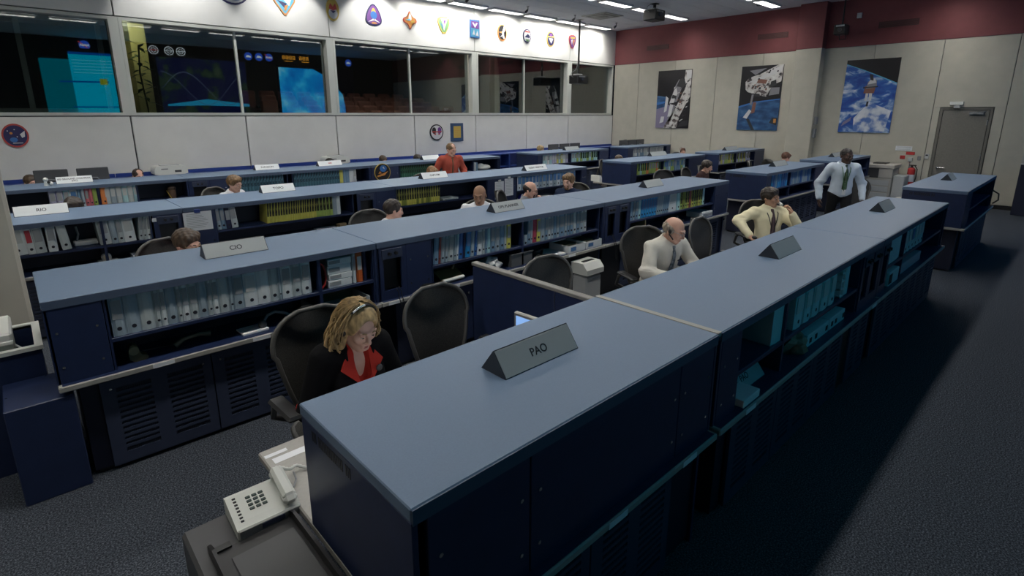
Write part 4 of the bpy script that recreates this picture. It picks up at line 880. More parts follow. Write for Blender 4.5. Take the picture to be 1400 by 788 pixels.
for z, s in ((2.02, .22), (1.72, .14), (1.60, .12)):
    o = MB().box((-.06, -.0, -s / 2), (.06, .07, s / 2), .008).build('wall_phone', GREY, None, (XR - .15, 5.48, z)); tag(o, {2.02: 'tall grey box on the side of the wall pilaster', 1.72: 'middle grey box on the side of the wall pilaster', 1.60: 'lowest grey box on the side of the wall pilaster'}[z], 'box')
# camera on the maroon wall, hung from a pole
r = thing('wall_camera', 'black camera on a drop pole in front of the maroon wall', 'camera', (16.65, 5.11, 4.36))
MB().cyl((0, 0, .05), (0, 0, ZC - 4.36), .018).build('pole', BLACK, r); MB().box((-.16, -.13, -.13), (.16, .15, .12), .02).build('camera_body', BLACK, r); MB().box((-.165, -.1, .06), (-.158, .1, .10)).build('pale_strip', LGREY, r); MB().tube([(0, -.1, -.1), (.0, -.12, -.24), (0, .02, -.26), (0, .05, -.12)], .012).build('cable', BLACK, r); MB().cyl((-.2, 0, -.02), (-.15, 0, -.02), .05).build('lens', DGREY, r)
wallbox('junction_box', 4.83, 4.71, .11, .13, LGREY, 'pale junction box on the maroon wall beside the camera', 'box', .05)
# hanging projector by the windows and one at the ceiling
def projector(label, x, y, z, pole):
    r = thing('projector', label, 'projector', (x, y, z)); 
    MB().cyl((0, 0, .12), (0, 0, ZC - z), pole).box((-.09, -.09, ZC - z - .02), (.09, .09, ZC - z), .004).build('hanging_pole', BLACK, r)
    MB().box((-.24, -.2, -.14), (.24, .2, .13), .02).build('projector_body', BLACK, r); MB().cyl((-.05, -.26, 0), (-.05, -.19, 0), .055, n=18).build('lens', mat('lens_glass', (.06, .07, .09), .1), r); MB().box((-.2, -.202, .06), (.12, -.198, .1)).build('front_grille', GREY, r); MB().box((-.15, -.1, .13), (.1, .1, .17), .01).build('top_cover', LGREY, r)
    MB().tube([(-.2, 0, .05), (-.36, .02, .1), (-.3, .03, .2), (-.1, .02, .3), (-.02, .02, .5)], .008).build('cable', GREY, r); return r
projector('black projector hanging on a long pole before the windows', 14.14, 11.98, 3.30, .032)
projector('black projector mounted close under the ceiling lights', 13.65, 8.91, 4.83, .04)
r = thing('ceiling_vent', 'square grey air diffuser in the ceiling near the windows', 'vent', (14.1, 11.05, ZC))
for k, s_ in enumerate((.46, .36, .26, .16)): MB().box((-s_, -s_, -.018 - .006 * k), (s_, s_, .0 - .006 * k), .004).build('diffuser_ring', mat('vent_ring_%d' % (k % 2), ((.32, .32, .30), (.12, .12, .11))[k % 2], .6), r)
for x, y, lab in ((15.8, 7.0, 'small grey sensor in the ceiling by the maroon wall'), (14.9, 5.6, 'small red lamp in the ceiling by the maroon wall')):
    o = MB().cyl((0, 0, -.05), (0, 0, 0), .05, .07, 14).build('ceiling_sensor', RED if 'red' in lab else GREY, None, (x, y, ZC)); tag(o, lab, 'sensor')

# ------------------------------------------------------------------ blue counters along the window wall
def counter(x0, x1, label):
    r = thing('wall_counter', label, 'counter', (x0, 12.22, 0)); W = x1 - x0
    MB().box((0, -.02, 1.0), (W, .40, 1.035), .004).build('counter_top', BLUEP, r); MB().box((0, 0, .05), (.03, .4, 1.0)).build('side_panel', BLUEP, r); MB().box((W - .03, 0, .05), (W, .4, 1.0)).build('side_panel', BLUEP, r); MB().box((.03, .36, .05), (W - .03, .39, 1.0)).build('back_panel', BLUEP, r); MB().box((.0, .35, 1.035), (W, .38, 1.10), .003).build('back_rail', BLUEP, r); MB().box((.03, .02, .62), (W - .03, .37, .645)).build('shelf', BLUEP, r); MB().box((.03, .05, .0), (W - .03, .36, .06)).build('plinth', BLACK, r)
    return r
for i, (a, b) in enumerate(((-1.0, 1.45), (1.45, 3.9), (3.9, 6.4), (6.4, 8.9), (8.9, 11.3), (11.3, 13.9), (13.9, 16.9))):
    counter(a + .005, b - .005, 'cobalt blue counter against the window wall, ' + ['behind the first two monitors', 'under the left white printer', 'under the right white printer', 'behind the man in the red shirt', 'with an open front right of the fourth row', 'behind the three monitors', 'in the far room corner'][i])

# ------------------------------------------------------------------ machines
def printer(x, y, z, w_, label):
    r = thing('printer', label, 'printer', (x, y, z))
    MB().prism(sm([(-w_ / 2, 0), (w_ / 2, 0), (w_ / 2, .13), (w_ / 2 - .05, .19), (-w_ / 2 + .05, .19), (-w_ / 2, .13)], 1), -.2, .2, 'Y').build('printer_body', WHITEP, r)
    MB().box((-w_ / 2 + .12, -.14, .185), (w_ / 2 - .12, .1, .20), .006).build('paper_tray', LGREY, r); MB().box((w_ * .1, -.203, .06), (w_ * .3, -.198, .1)).build('output_slot', DGREY, r); MB().box((-w_ * .3, -.203, .12), (-w_ * .1, -.198, .14)).build('control_panel', GREY, r)
printer(2.30, 12.36, 1.036, .56, 'white printer on the wall counter at left, behind the fourth row'); printer(5.74, 12.36, 1.036, .56, 'white printer on the wall counter behind the red-lettered sign')
# copier
r = thing('copier', 'beige floor copier by the right wall beside the extinguisher', 'copier', (16.45, 3.70, 0)); CP = mat('copier_beige', (.46, .44, .40), .5)
MB().box((-.33, -.35, .05), (.3, .35, .62), .015).build('copier_base', CP, r); MB().box((-.33, -.05, .62), (-.02, .33, .86)).build('paper_well', DGREY, r); MB().box((-.02, -.35, .62), (.3, .35, .86), .01).build('rear_tower', CP, r); MB().box((-.33, -.35, .62), (-.02, -.05, .86), .01).build('side_tower', CP, r); MB().box((-.35, -.38, .86), (.32, .37, .96), .015).build('scanner_lid', CP, r); MB().box((-.15, -.15, .96), (.2, .15, .985), .01).build('open_book', BLACK, r)
for z in (.12, .28, .44): MB().box((-.337, -.3, z), (-.329, .3, z + .13), .003).build('drawer_front', LGREY, r)
MB().box((-.25, -.60, .1), (.2, -.36, .70), .015).build('side_feeder', LGREY, r)
# white tower printer in the kneehole of row B
r = thing('paper_shredder', 'white shredder standing in the open kneehole under the second row', 'machine', (4.66, YB1 - .12, 0)); r.scale = (.85, .85, 1)
MB().box((-.16, -.13, .14), (.16, .12, .42), .02).build('machine_body', LGREY, r); MB().prism([(-.15, .44), (.13, .44), (.13, .57), (-.08, .57), (-.15, .5)], -.18, .18, 'X').build('machine_head', WHITEP, r); MB().box((-.1, -.03, .566), (.12, .02, .575)).build('feed_slot', BLACK, r); MB().box((-.17, -.15, .02), (.14, .1, .13), .01).build('paper_bin', LGREY, r); MB().box((-.15, -.12, 0), (.15, .1, .02)).build('foot', BLACK, r)

# ------------------------------------------------------------------ left edge: bin cabinet with printer, low cabinet
r = thing('bin_cabinet', 'navy open-topped cabinet with white rim at the left edge', 'cabinet', (-.62, 4.28, 0))
q = MB(); q.box((-.3, .0, .0), (.585, .03, .79)); q.box((-.3, .50, 0), (.585, .53, .79)); q.box((-.3, .03, 0), (-.27, .5, .79)); q.box((.555, .03, 0), (.585, .5, .79)); q.box((-.27, .03, .0), (.555, .5, .45)); q.build('cabinet_body', NAVY, r)
q = MB(); q.box((-.3, -.012, .775), (.595, .03, .80)); q.box((-.3, .50, .775), (.595, .54, .80)); q.box((.555, .03, .775), (.595, .5, .80)); q.box((-.3, .03, .775), (-.26, .5, .80)); q.build('white_rim', WHITEP, r)
MB().box((-.1, .06, .45), (.35, .48, .64), .003).build('inner_step', BLACK, r)
MB().tube([(.36, .4, .7), (.44, .42, .72), (.5, .33, .68), (.52, .2, .60), (.5, .12, .52)], .007).tube([(.36, .36, .66), (.45, .36, .67), (.52, .25, .62), (.5, .15, .5)], .006).build('cables', LGREY, r); MB().box((.46, .1, .48), (.53, .2, .56), .01).build('plug', GREY, r)
PGR = mat('printer_grey_green', (.40, .43, .39), .5)
r = thing('printer', 'pale desktop printer with curved paper on the navy bin at left', 'printer', (-.62, 4.28, .64))
MB().prism([(.05, 0), (.44, 0), (.44, .235), (.05, .20)], -.18, .46, 'X').build('printer_case', PGR, r)
MB().box((.36, .045, .195), (.465, .45, .26), .012).build('top_ledge', WHITEP, r); MB().prism([(.08, .205), (.40, .25), (.40, .262), (.3, .245), (.08, .215)], -.16, .35, 'X').build('paper_sheet', PAPER, r); MB().box((-.18, .40, .22), (.46, .46, .262), .008).build('rear_ridge', WHITEP, r); MB().box((-.18, .04, .185), (.465, .085, .212), .006).build('front_ridge', WHITEP, r)
q = MB(); q.prism(circ(.36, .10, .045, .042, 18), .044, .0495, 'Y'); q.build('speaker_grille', mat('grille_grey', (.16, .17, .16), .6), r)
r = thing('low_cabinet', 'low navy cabinet on the carpet at far left', 'cabinet', (-.245, 3.83, 0))
MB().box((.0, .0, 0), (.31, .43, .605), .005).build('cabinet_body', NAVY, r); MB().cyl((.015, .2, .606), (.015, .2, .604), .006).cyl((.2, .41, .606), (.2, .41, .604), .006).build('screws', CHROME, r)

# ------------------------------------------------------------------ right edge: blue partition and grey board
r = thing('desk_partition', 'navy partition with pale cap at the right edge', 'partition', (16.2, 1.05, 0)); MB().box((0, -2.5, .01), (.06, .0, 1.12), .004).build('partition_panel', NAVYD, r); MB().box((-.01, -2.51, 1.12), (.07, .01, 1.15), .004).build('partition_cap', LGREY, r)
MB().box((.02, -2.4, 0), (.05, -.1, .012)).build('foot_rail', BLACK, r)
o = MB().box((-.03, -2.4, -.9), (0, 0, 1.6), .004).build('wall_board', mat('grey_board', (.42, .43, .44), .6), None, (XR - .001, 1.10, 1.2)); tag(o, 'pale grey wall board above the navy partition at the right edge', 'board')

# ------------------------------------------------------------------ dark side desk with tray and telephone
r = thing('side_desk', 'dark grey metal cabinet beside the PAO console, phone on it', 'cabinet', (.255, 1.0, 0)); DG = mat('charcoal_cabinet', (.045, .046, .05), .4)
MB().box((.0, .0, 0), (.362, 1.15, .63), .012).build('cabinet_body', DG, r)
r = thing('paper_tray', 'black open paper tray on the dark cabinet', 'tray', (.255, 1.0, .632))
q = MB(); q.box((.06, .42, 0), (.355, .93, .012)); q.prism([(.42, 0), (.965, 0), (.965, .03), (.9, .055), (.42, .055)], .05, .062, 'X'); q.prism([(.42, 0), (.95, 0), (.95, .03), (.9, .05), (.42, .05)], .338, .350, 'X'); q.box((.06, .92, .0), (.12, .95, .02)); q.build('tray_body', BLACK, r)
MB().box((.10, .45, .012), (.325, .86, .018), .003).build('tray_floor', DGREY, r)
MB().box((.0645, .5, .022), (.066, .80, .036)).build('silver_strip', CHROME, r)
PHW = mat('phone_off_white', (.55, .57, .53), .45)
r = thing('telephone', 'off-white desk telephone on the dark cabinet corner', 'telephone', (.405, 1.95, .632), radians(-2))
MB().prism([(0, 0), (.19, 0), (.19, .07), (.165, .078), (.03, .05), (0, .04)], 0, .235, 'X').xf(Matrix.Rotation(0, 4, 'Z')).build('phone_body', PHW, r)
MB().box((.0, -.012, .0), (.235, .004, .045), .006).build('front_foot', PHW, r); MB().box((.085, -.0135, .014), (.17, -.0115, .036)).build('label_strip', mat('phone_label_blue', (.12, .14, .22), .5), r)
kp = MB()
sl = lambda y: .05 + (y - .03) * (.028 / .135) + .0015
for i in range(3):
    for j in range(4): y = .07 + j * .02; kp.rbox((.075 + i * .024, y, sl(y)), (.018, .013, .006), Matrix.Rotation(.2, 3, 'X'), .002)
kp.build('keypad', mat('key_dark_green', (.03, .05, .045), .5), r)
kp = MB()
for i in range(8): y = .03 + i * .017; kp.rbox((.028, y, sl(y)), (.012, .008, .004), Matrix.Rotation(.2, 3, 'X'), .001)
kp.build('line_keys', BLACK, r)
hs = MB(); hs.box((.175, -.005, .052), (.23, .055, .09), .014); hs.box((.175, .135, .078), (.23, .195, .115), .014); hs.rbox((.2025, .095, .100), (.05, .18, .03), Matrix.Rotation(.2, 3, 'X'), .012); hs.build('handset', PHW, r)
MB().tube([(.2 + .0 * i,   .19 + .008 * sin(i * .35) + .004 * i, .10 - .001 * i) for i in range(4)] + [(.205 + .006 * i, .205 + .012 * sin(i * .5), .098 - .0022 * i) for i in range(1, 26)], [.006 + .0022 * (i % 2) for i in range(29)], 8).build('coiled_cord', PHW, r)
MB().tube([(.245, .1, .05), (.27, .14, .052), (.28, .2, .05)], .004, 6).build('line_cord', GREY, r)
r = thing('desk_label', 'white label strips on the pale desk end behind the telephone', 'label', (.66, 2.27, WZ1 + .0004)); MB().box((0, 0, 0), (.16, .045, .001)).build('upper_label', PAPER, r); MB().box((-.02, .065, 0), (.08, .09, .001)).build('lower_label', PAPER, r)
# monitor corner by the partition
r = thing('monitor', 'small silver-edged monitor rising behind the PAO console by the partition', 'monitor', (2.09, 2.03, WZ1 + .0005), radians(-86))
MB().box((-.1, -.06, 0), (.1, .08, .012), .004).cyl((0, 0, .01), (0, 0, .15), .018).build('monitor_stand', DGREY, r)
mb = MB().box((-.17, -.015, .12), (.17, .015, .385), .006).build('monitor_case', ALU, r); MB().box((-.15, -.0165, .14), (.15, -.0148, .365)).build('monitor_screen', emis('bright_screen', (.25, .45, .85), .8), mb)

# ------------------------------------------------------------------ things on the shelves of row B
yb = YB1
r = thing('tape_dispenser', 'olive drab tape dispenser low in the CIO console bay', 'dispenser', (.36, yb + .06, WZ1 + .0005)); OLV = mat('olive_drab_plastic', (.13, .115, .05), .45)
MB().prism(sm([(0, 0), (.10, 0), (.10, .03), (.06, .04), (.055, .10), (.02, .12), (.0, .09)], 1), 0, .06, 'Y').build('dispenser_body', OLV, r); MB().cyl((.028, -.004, .075), (.028, .064, .075), .028).build('tape_roll', mat('clear_tape', (.3, .27, .15), .4), r)
r = thing('telephone_handset', 'tan telephone handset lying in the CIO console bay', 'handset', (.62, yb + .12, WZ1 + .02)); MB().tube([(0, 0, .0), (.06, .01, .03), (.16, .02, .035), (.22, .02, .02)], [.022, .014, .014, .022]).build('handset_body', mat('tan_plastic', (.20, .17, .11), .45), r); MB().tube([(.0, .02, 0), (-.1, .05, .0), (-.2, .03, .01)], .005).build('handset_cord', BLACK, r)
r = thing('headset', 'dark headset with cable in the CIO console bay', 'headset', (1.17, yb + .07, WZ1 + .001)); MB().tube([(.0, 0, .04), (.05, .05, .075), (.12, .07, .085), (.19, .05, .06), (.23, .02, .03)], .012).build('headband', GREY, r); MB().ell((0, 0, .035), (.03, .025, .035)).ell((.24, .02, .03), (.03, .025, .03)).build('ear_cup', DGREY, r)
r = thing('notepad', 'white notepad edge lying before the headset', 'notepad', (1.02, yb + .02, WZ1 + .0005), radians(3)); MB().box((0, 0, 0), (.18, .14, .014), .002).build('pad_block', PAPER, r)
r = thing('cardboard_tray', 'open grey cardboard box lid with dark label under the white cartons', 'box', (1.55, yb - .02, WZ1 + .0005)); CB = mat('grey_cardboard', (.42, .44, .44), .7); CBI = mat('brown_cardboard', (.14, .10, .055), .8)
q = MB(); q.box((0, 0, 0), (.44, .33, .006)); q.box((0, 0, .006), (.44, .006, .085)); q.box((0, .324, .006), (.44, .33, .085)); q.box((0, .006, .006), (.006, .324, .085)); q.box((.434, .006, .006), (.44, .324, .085)); q.build('tray_walls', CB, r)
MB().box((.007, .30, .008), (.433, .3235, .084)).build('inner_lining', CBI, r); MB().box((.03, -.002, .02), (.16, .0005, .07)).build('dark_label', INK, r); MB().box((.19, -.002, .015), (.42, .0005, .035)).build('pale_label', PAPER, r); MB().box((.08, .08, .007), (.3, .26, .03), .004).build('papers', LGREY, r)
r = thing('desk_telephone', 'olive telephone base with white handset left in the OPS PLANNER console bay', 'telephone', (2.75, yb + .05, WZ1 + .0005)); MB().prism([(0, 0), (.17, 0), (.17, .09), (.12, .09), (0, .04)], 0, .26, 'X').build('phone_base', OLV, r); MB().rbox((.13, -.02, .03), (.26, .035, .03), Matrix.Rotation(.05, 3, 'Z'), .01).build('handset', WHITEP, r); MB().tube([(.2, .1, .09), (.24, .1, .17), (.28, .08, .19), (.31, .08, .15)], .014).build('desk_lamp_neck', mat('tan_plastic', (.20, .17, .11), .45), r)
r = thing('crumpled_bag', 'crumpled pale plastic bag in the OPS PLANNER console bay', 'bag', (3.38, yb + .1, WZ1 + .0005)); bm = bmesh.new(); bmesh.ops.create_icosphere(bm, subdivisions=3, radius=.1)
for v in bm.verts: v.co = v.co * (1 + .25 * sin(v.co.x * 60) * cos(v.co.y * 50 + v.co.z * 40)); v.co.z = max(-.06, v.co.z * .75); v.co.x *= 1.2
q = MB(); q.bm(bm); q.xf(Matrix.Translation((0, 0, .06))); q.build('bag_body', LGREY, r)
r = thing('plastic_bin', 'grey plastic bin under the yellow binder', 'bin', (3.60, yb + .01, WZ1 + .0005)); q = MB()
GB = mat('bin_grey', (.12, .125, .13), .5)
q.box((0, 0, 0), (.3, .22, .006)); q.box((0, 0, .006), (.3, .006, .13)); q.box((0, .214, .006), (.3, .22, .13)); q.box((0, .006, .006), (.006, .214, .13)); q.box((.294, .006, .006), (.3, .214, .13)); q.build('bin_walls', GB, r); MB().box((-.008, -.008, .125), (.308, .0, .137)).build('bin_lip', GB, r)
r = thing('cable_coil', 'tangled black headset cable beside the grey bin', 'cable', (4.05, yb + .10, WZ1 + .001)); MB().tube([(.08 * cos(i * .7) + .01 * sin(i), .06 * sin(i * .7), .02 + .012 * (i % 9)) for i in range(40)], .009, 6).build('coil', BLACK, r)
r = thing('paper_stack', 'pale paper stack lying flat in the OPS PLANNER console bay', 'papers', (4.19, yb + .0, WZ1 + .0005), radians(-4)); MB().box((0, 0, 0), (.22, .28, .02), .002).build('sheets', PAPER, r)
for k, (x, lab) in enumerate(((4.45, 'left open white file box lid with label, right on the second row'), (4.76, 'right open white file box lid with label, right on the second row'))):
    r = thing('file_box', lab, 'box', (x, yb - .02, WZ1 + .0005)); q = MB(); q.box((0, 0, 0), (.29, .30, .005)); q.box((0, 0, .005), (.29, .005, .085)); q.box((0, .295, .005), (.29, .30, .085)); q.box((0, .005, .005), (.005, .295, .085)); q.box((.285, .005, .005), (.29, .295, .085)); q.build('box_walls', BWW, r); MB().box((.04, -.0015, .02), (.13, .0005, .065)).build('box_label', LBB, r); MB().box((.02, .1, .03), (.25, .28, .075), .003).build('contents', mat('brown_folder', (.2, .16, .09), .7), r)
r = thing('pen_cup', 'wooden file edge standing below the blue leaning binders', 'file', (6.02, yb + .02, WZ1 + .0005)); MB().box((0, 0, 0), (.02, .22, .19), .002).build('file_side', mat('tan_wood', (.32, .24, .13), .5), r); MB().box((.02, .12, 0), (.2, .22, .16), .002).build('file_body', CBI, r); r.name = 'wooden_file'
r = thing('telephone_set', 'black telephone low in the far second-row bay', 'telephone', (6.85, yb + .05, WZ1 + .0005)); MB().prism([(0, 0), (.2, 0), (.2, .08), (0, .04)], 0, .22, 'X').build('phone_base', BLACK, r); MB().rbox((.05, .1, .085), (.06, .2, .035), Matrix.Rotation(-.2, 3, 'X'), .012).build('handset', DGREY, r)
r = thing('white_box', 'white flat box with lettered side at the end of the second row shelf', 'box', (7.52, yb + .01, WZ1 + .0005)); MB().box((0, 0, 0), (.42, .26, .085), .004).build('box_body', BWW, r); MB().box((.05, -.002, .02), (.37, .0005, .06)).build('box_label', LBG, r)
# row B far-left paper behind the console top
r = thing('paper_stack', 'white paper edge on the desk behind the CIO console at far left', 'papers', (.0, yb + .86, WZ1 + .0005)); MB().box((0, .0, 0), (.22, .28, .05), .002).build('sheets', PAPER, r)
# clips of paper on row C and the round emblem on row D
def clipped(x, y, z, w_, h_, label, clip=BLUEP):
    r = thing('clipped_paper', label, 'paper', (x, y, z)); MB().box((-w_ / 2, -.004, -h_), (w_ / 2, -.001, 0)).build('sheet', PAPER, r); MB().box((-.03, -.018, -.012), (.03, .0, .03), .004).build('binder_clip', clip, r)
    q = MB()
    for i in range(9): q.box((-w_ * .4, -.005, -h_ * (.12 + .09 * i)), (w_ * (.1 + .3 * rnd.random()), -.004, -h_ * (.12 + .09 * i) + .004))
    q.build('text_lines', LBG, r)
clipped(1.48, YC - .002, 1.12, .29, .215, 'white sheet clipped with a blue clip beside the TOPO console')
clipped(6.08, YC - .002, 1.08, .20, .30, 'left clipped sheet hanging beside the balding man in grey', LGREY); clipped(6.30, YC - .004, 1.115, .20, .30, 'right clipped sheet hanging beside the balding man in grey', LGREY)
r = thing('round_emblem', 'round dark emblem with orange arrow on the fourth-row console', 'emblem', (5.66, YD - .004, 1.02)); MB().cyl((0, 0, 0), (0, -.014, 0), .185, n=32).build('emblem_rim', EY, r)
flat('emblem_face', [(DKS, circ(0, 0, .172, n=30)), (EBL, circ(.02, .08, .08, .07)), (EOR, [(-.13, -.06), (.02, -.02), (.13, .02), (.05, -.06), (-.12, -.09)]), (EOR, [(-.1, -.02), (-.02, -.02), (-.06, .03)]), (EWH, [(.0, .1), (.05, .06), (.03, .12)])], lambda u, v, l: (u, -.015 - l, v), r)
o = MB().box((0, 0, 0), (.04, .006, .04)).build('sticky_label', PAPER, None, (1.04, YC - .0065, 1.06)); tag(o, 'small white sticker left of the third-row speaker panel', 'label')
r = thing('fan', 'small grey desk fan in the dark RIO bay', 'fan', (.36, YC + .12, SH + .001)); MB().box((0, 0, 0), (.2, .12, .05), .01).build('fan_base', LGREY, r); MB().tube([(.03, .05, .05), (.05, .05, .12), (.04, .06, .2)], .01).build('fan_stalk', GREY, r)
r = thing('lamp_clock', 'small pale round clock under the RIO shelf', 'clock', (.60, YC + .05, WZ1 + .0005)); MB().box((-.08, 0, 0), (.10, .1, .03), .008).cyl((0, .03, .06), (0, .07, .06), .045, n=18).build('clock_body', LGREY, r); MB().cyl((0, .026, .06), (0, .03, .06), .03, n=16).build('clock_face', mat('cream_dial', (.6, .55, .4), .5), r)
r = thing('white_box', 'white paper box low in the RIO console bay', 'box', (.82, YC + .02, WZ1 + .0005)); MB().box((0, 0, 0), (.22, .2, .05), .004).build('box_body', PAPER, r)
r = thing('pencil_cup', 'brown pencil cup with yellow pencil in the dark fourth-row bay', 'cup', (1.88, YD + .1, SH + .0005)); MB().cyl((0, 0, 0), (0, 0, .13), .055, n=16).build('cup', mat('brown_cup', (.12, .07, .045), .5), r); MB().cyl((-.03, -.06, .0), (-.09, -.07, .13), .006).build('pencil', EY, r); MB().ell((0, 0, .15), (.06, .06, .05)).build('contents', mat('dark_brown', (.05, .03, .02), .6), r)
r = thing('paper_stack', 'scattered papers below the yellow binders of the third row', 'papers', (2.9, YC + .02, WZ1 + .0005)); MB().box((0, 0, 0), (.3, .22, .02), .002).build('sheets', PAPER, r); MB().rbox((.35, .1, .035), (.12, .08, .05), Matrix.Rotation(.3, 3, 'Z'), .004).build('tan_block', mat('tan_wood', (.32, .24, .13), .5), r)
r = thing('blue_bag', 'bright blue bag on the shelf behind the balding man in grey', 'bag', (6.66, YC - .02, WZ1 + .0005)); MB().box((0, 0, 0), (.3, .2, .12), .04).build('bag_body', mat('bright_blue_fabric', (.01, .02, .5), .6), r)
r = thing('paper_stack', 'white papers and cables right of the bright blue bag', 'papers', (7.1, YC - .02, WZ1 + .0005)); MB().box((0, 0, 0), (.35, .25, .04), .004).build('sheets', PAPER, r); MB().tube([(.4, .1, .02), (.5, .0, .03), (.6, .1, .02), (.7, .02, .03)], .012).build('cable', BLACK, r)
r = thing('white_bag', 'white crumpled item at the right end of the fourth row', 'bag', (8.3, YD + .1, SH + .001)); MB().ell((.2, 0, .06), (.2, .1, .07)).ell((.1, 0, .1), (.1, .08, .06)).build('bag_body', WHITEP, r)
# worktop ends with small white items across the aisle
r = thing('white_device', 'white desk device on the worktop end across the aisle', 'device', (9.97, 7.72, WZ1 + .0005)); MB().prism([(0, 0), (.2, 0), (.2, .04), (.1, .06), (.06, .14), (0, .14)], 0, .25, 'Y').build('device_body', WHITEP, r)
for nm, x, y, lab in (('bottle', 12.75, 6.95, 'small orange-brown bottle on the third-row console across the aisle'),):
    r = thing(nm, lab, 'bottle', (x, y, WZ1 + .0005)); MB().cyl((0, 0, 0), (0, 0, .13), .035, n=14).cyl((0, 0, .13), (0, 0, .17), .035, .014, 14).build('bottle_body', mat('amber', (.3, .16, .05), .3), r); MB().cyl((0, 0, .17), (0, 0, .2), .016).build('cap', EOR, r)
# row A shelf bits; white cases carry the screen glow as pale cyan colour
r = thing('white_box', 'small white box beside the spare PAO sign in the dark bay', 'box', (2.68, YA + .0, WZ1 + .0005)); r.location.x = 2.66; r.location.y = YA - .03; MB().box((0, 0, 0), (.2, .14, .045), .003).build('box_body', BWW, r)
r = thing('crumpled_bag', 'crumpled tan paper bag in the dark bay of the nearest row', 'bag', (3.58, YA + .08, WZ1 + .0005)); bm = bmesh.new(); bmesh.ops.create_icosphere(bm, subdivisions=3, radius=.09)
for v in bm.verts: v.co = v.co * (1 + .3 * sin(v.co.x * 70 + 1) * cos(v.co.y * 60 + v.co.z * 50)); v.co.z = max(-.07, v.co.z)
q = MB(); q.bm(bm); q.xf(Matrix.Translation((0, 0, .07))); q.build('bag_body', mat('tan_paper', (.3, .26, .2), .8), r)
for x, wd, lab in ((3.72, .42, 'left flat white case with black marks in the dark bay'), (4.16, .34, 'right flat white case with black marks in the dark bay')):
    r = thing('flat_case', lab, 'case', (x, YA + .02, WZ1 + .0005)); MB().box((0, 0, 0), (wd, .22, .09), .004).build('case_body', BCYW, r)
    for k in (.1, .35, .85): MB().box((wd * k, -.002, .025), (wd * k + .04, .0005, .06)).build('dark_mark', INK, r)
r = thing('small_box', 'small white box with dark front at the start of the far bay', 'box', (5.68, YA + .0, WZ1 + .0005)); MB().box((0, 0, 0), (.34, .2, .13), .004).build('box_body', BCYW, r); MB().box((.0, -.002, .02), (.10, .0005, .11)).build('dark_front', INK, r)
r = thing('flat_case', 'long pale case lying low in the far bay of the nearest row', 'case', (6.2, YA + .02, WZ1 + .0005)); MB().box((0, 0, 0), (.85, .2, .10), .004).build('case_body', BW2, r)

# ------------------------------------------------------------------ free-standing monitors behind the fourth row
def monitors(x, y, n, label, grp, wd=.44, z=.75, top=1.34):
    for i in range(n):
        r = thing('monitor', label[i], 'monitor', (x + i * (wd + .06), y, WZ1 + .0005), 0, grp)
        MB().box((-.12, -.08, 0), (.12, .1, .015), .004).cyl((0, .02, .01), (0, .02, top - .3 - WZ1), .02).build('stand', BLACK, r)
        mb = MB().box((-wd / 2, -.03, top - .30 - WZ1), (wd / 2, .02, top - WZ1), .008).build('case', DGREY, r); MB().tube([(-wd * .3, -.034, top - .26 - WZ1), (-wd * .15, -.036, top - .15 - WZ1), (wd * .1, -.036, top - .16 - WZ1), (wd * .3, -.034, top - .26 - WZ1)], .008).build('cable_cover', GREY, mb); MB().box((-wd / 2 + .02, .019, top - .28 - WZ1), (wd / 2 - .02, .022, top - .02 - WZ1)).build('monitor_screen', SCREENM, mb)
monitors(.47, 11.22, 2, ['dark monitor back left of the GROUND CONTROL sign', 'dark monitor back right of the GROUND CONTROL sign'], None, .42)
for o in [o for o in bpy.data.objects if o.get('label') == 'dark monitor back right of the GROUND CONTROL sign']: o.location.x = 1.0
monitors(12.15, 11.2, 3, ['left one of three dark monitors by the window wall', 'middle one of three dark monitors by the window wall', 'right one of three dark monitors by the window wall'], None, .44, top=1.31)
monitors(15.5, 11.05, 3, ['left one of three dark monitors in the far corner', 'middle one of three dark monitors in the far corner', 'right one of three dark monitors in the far corner'], None, .44, top=1.33)
for x, y, lab in ((.62, 10.2, 'small white figurine by the left dark monitor'),):
    r = thing('figurine', lab, 'figurine', (.36, 10.35, T)); MB().cyl((0, 0, 0), (0, 0, .07), .03, .022).ell((0, 0, .09), .03).ell((.05, 0, .03), (.03, .03, .03)).build('figure_body', WHITEP, r); MB().ell((.03, -.02, .05), (.02, .015, .02)).build('dark_base', BLACK, r)
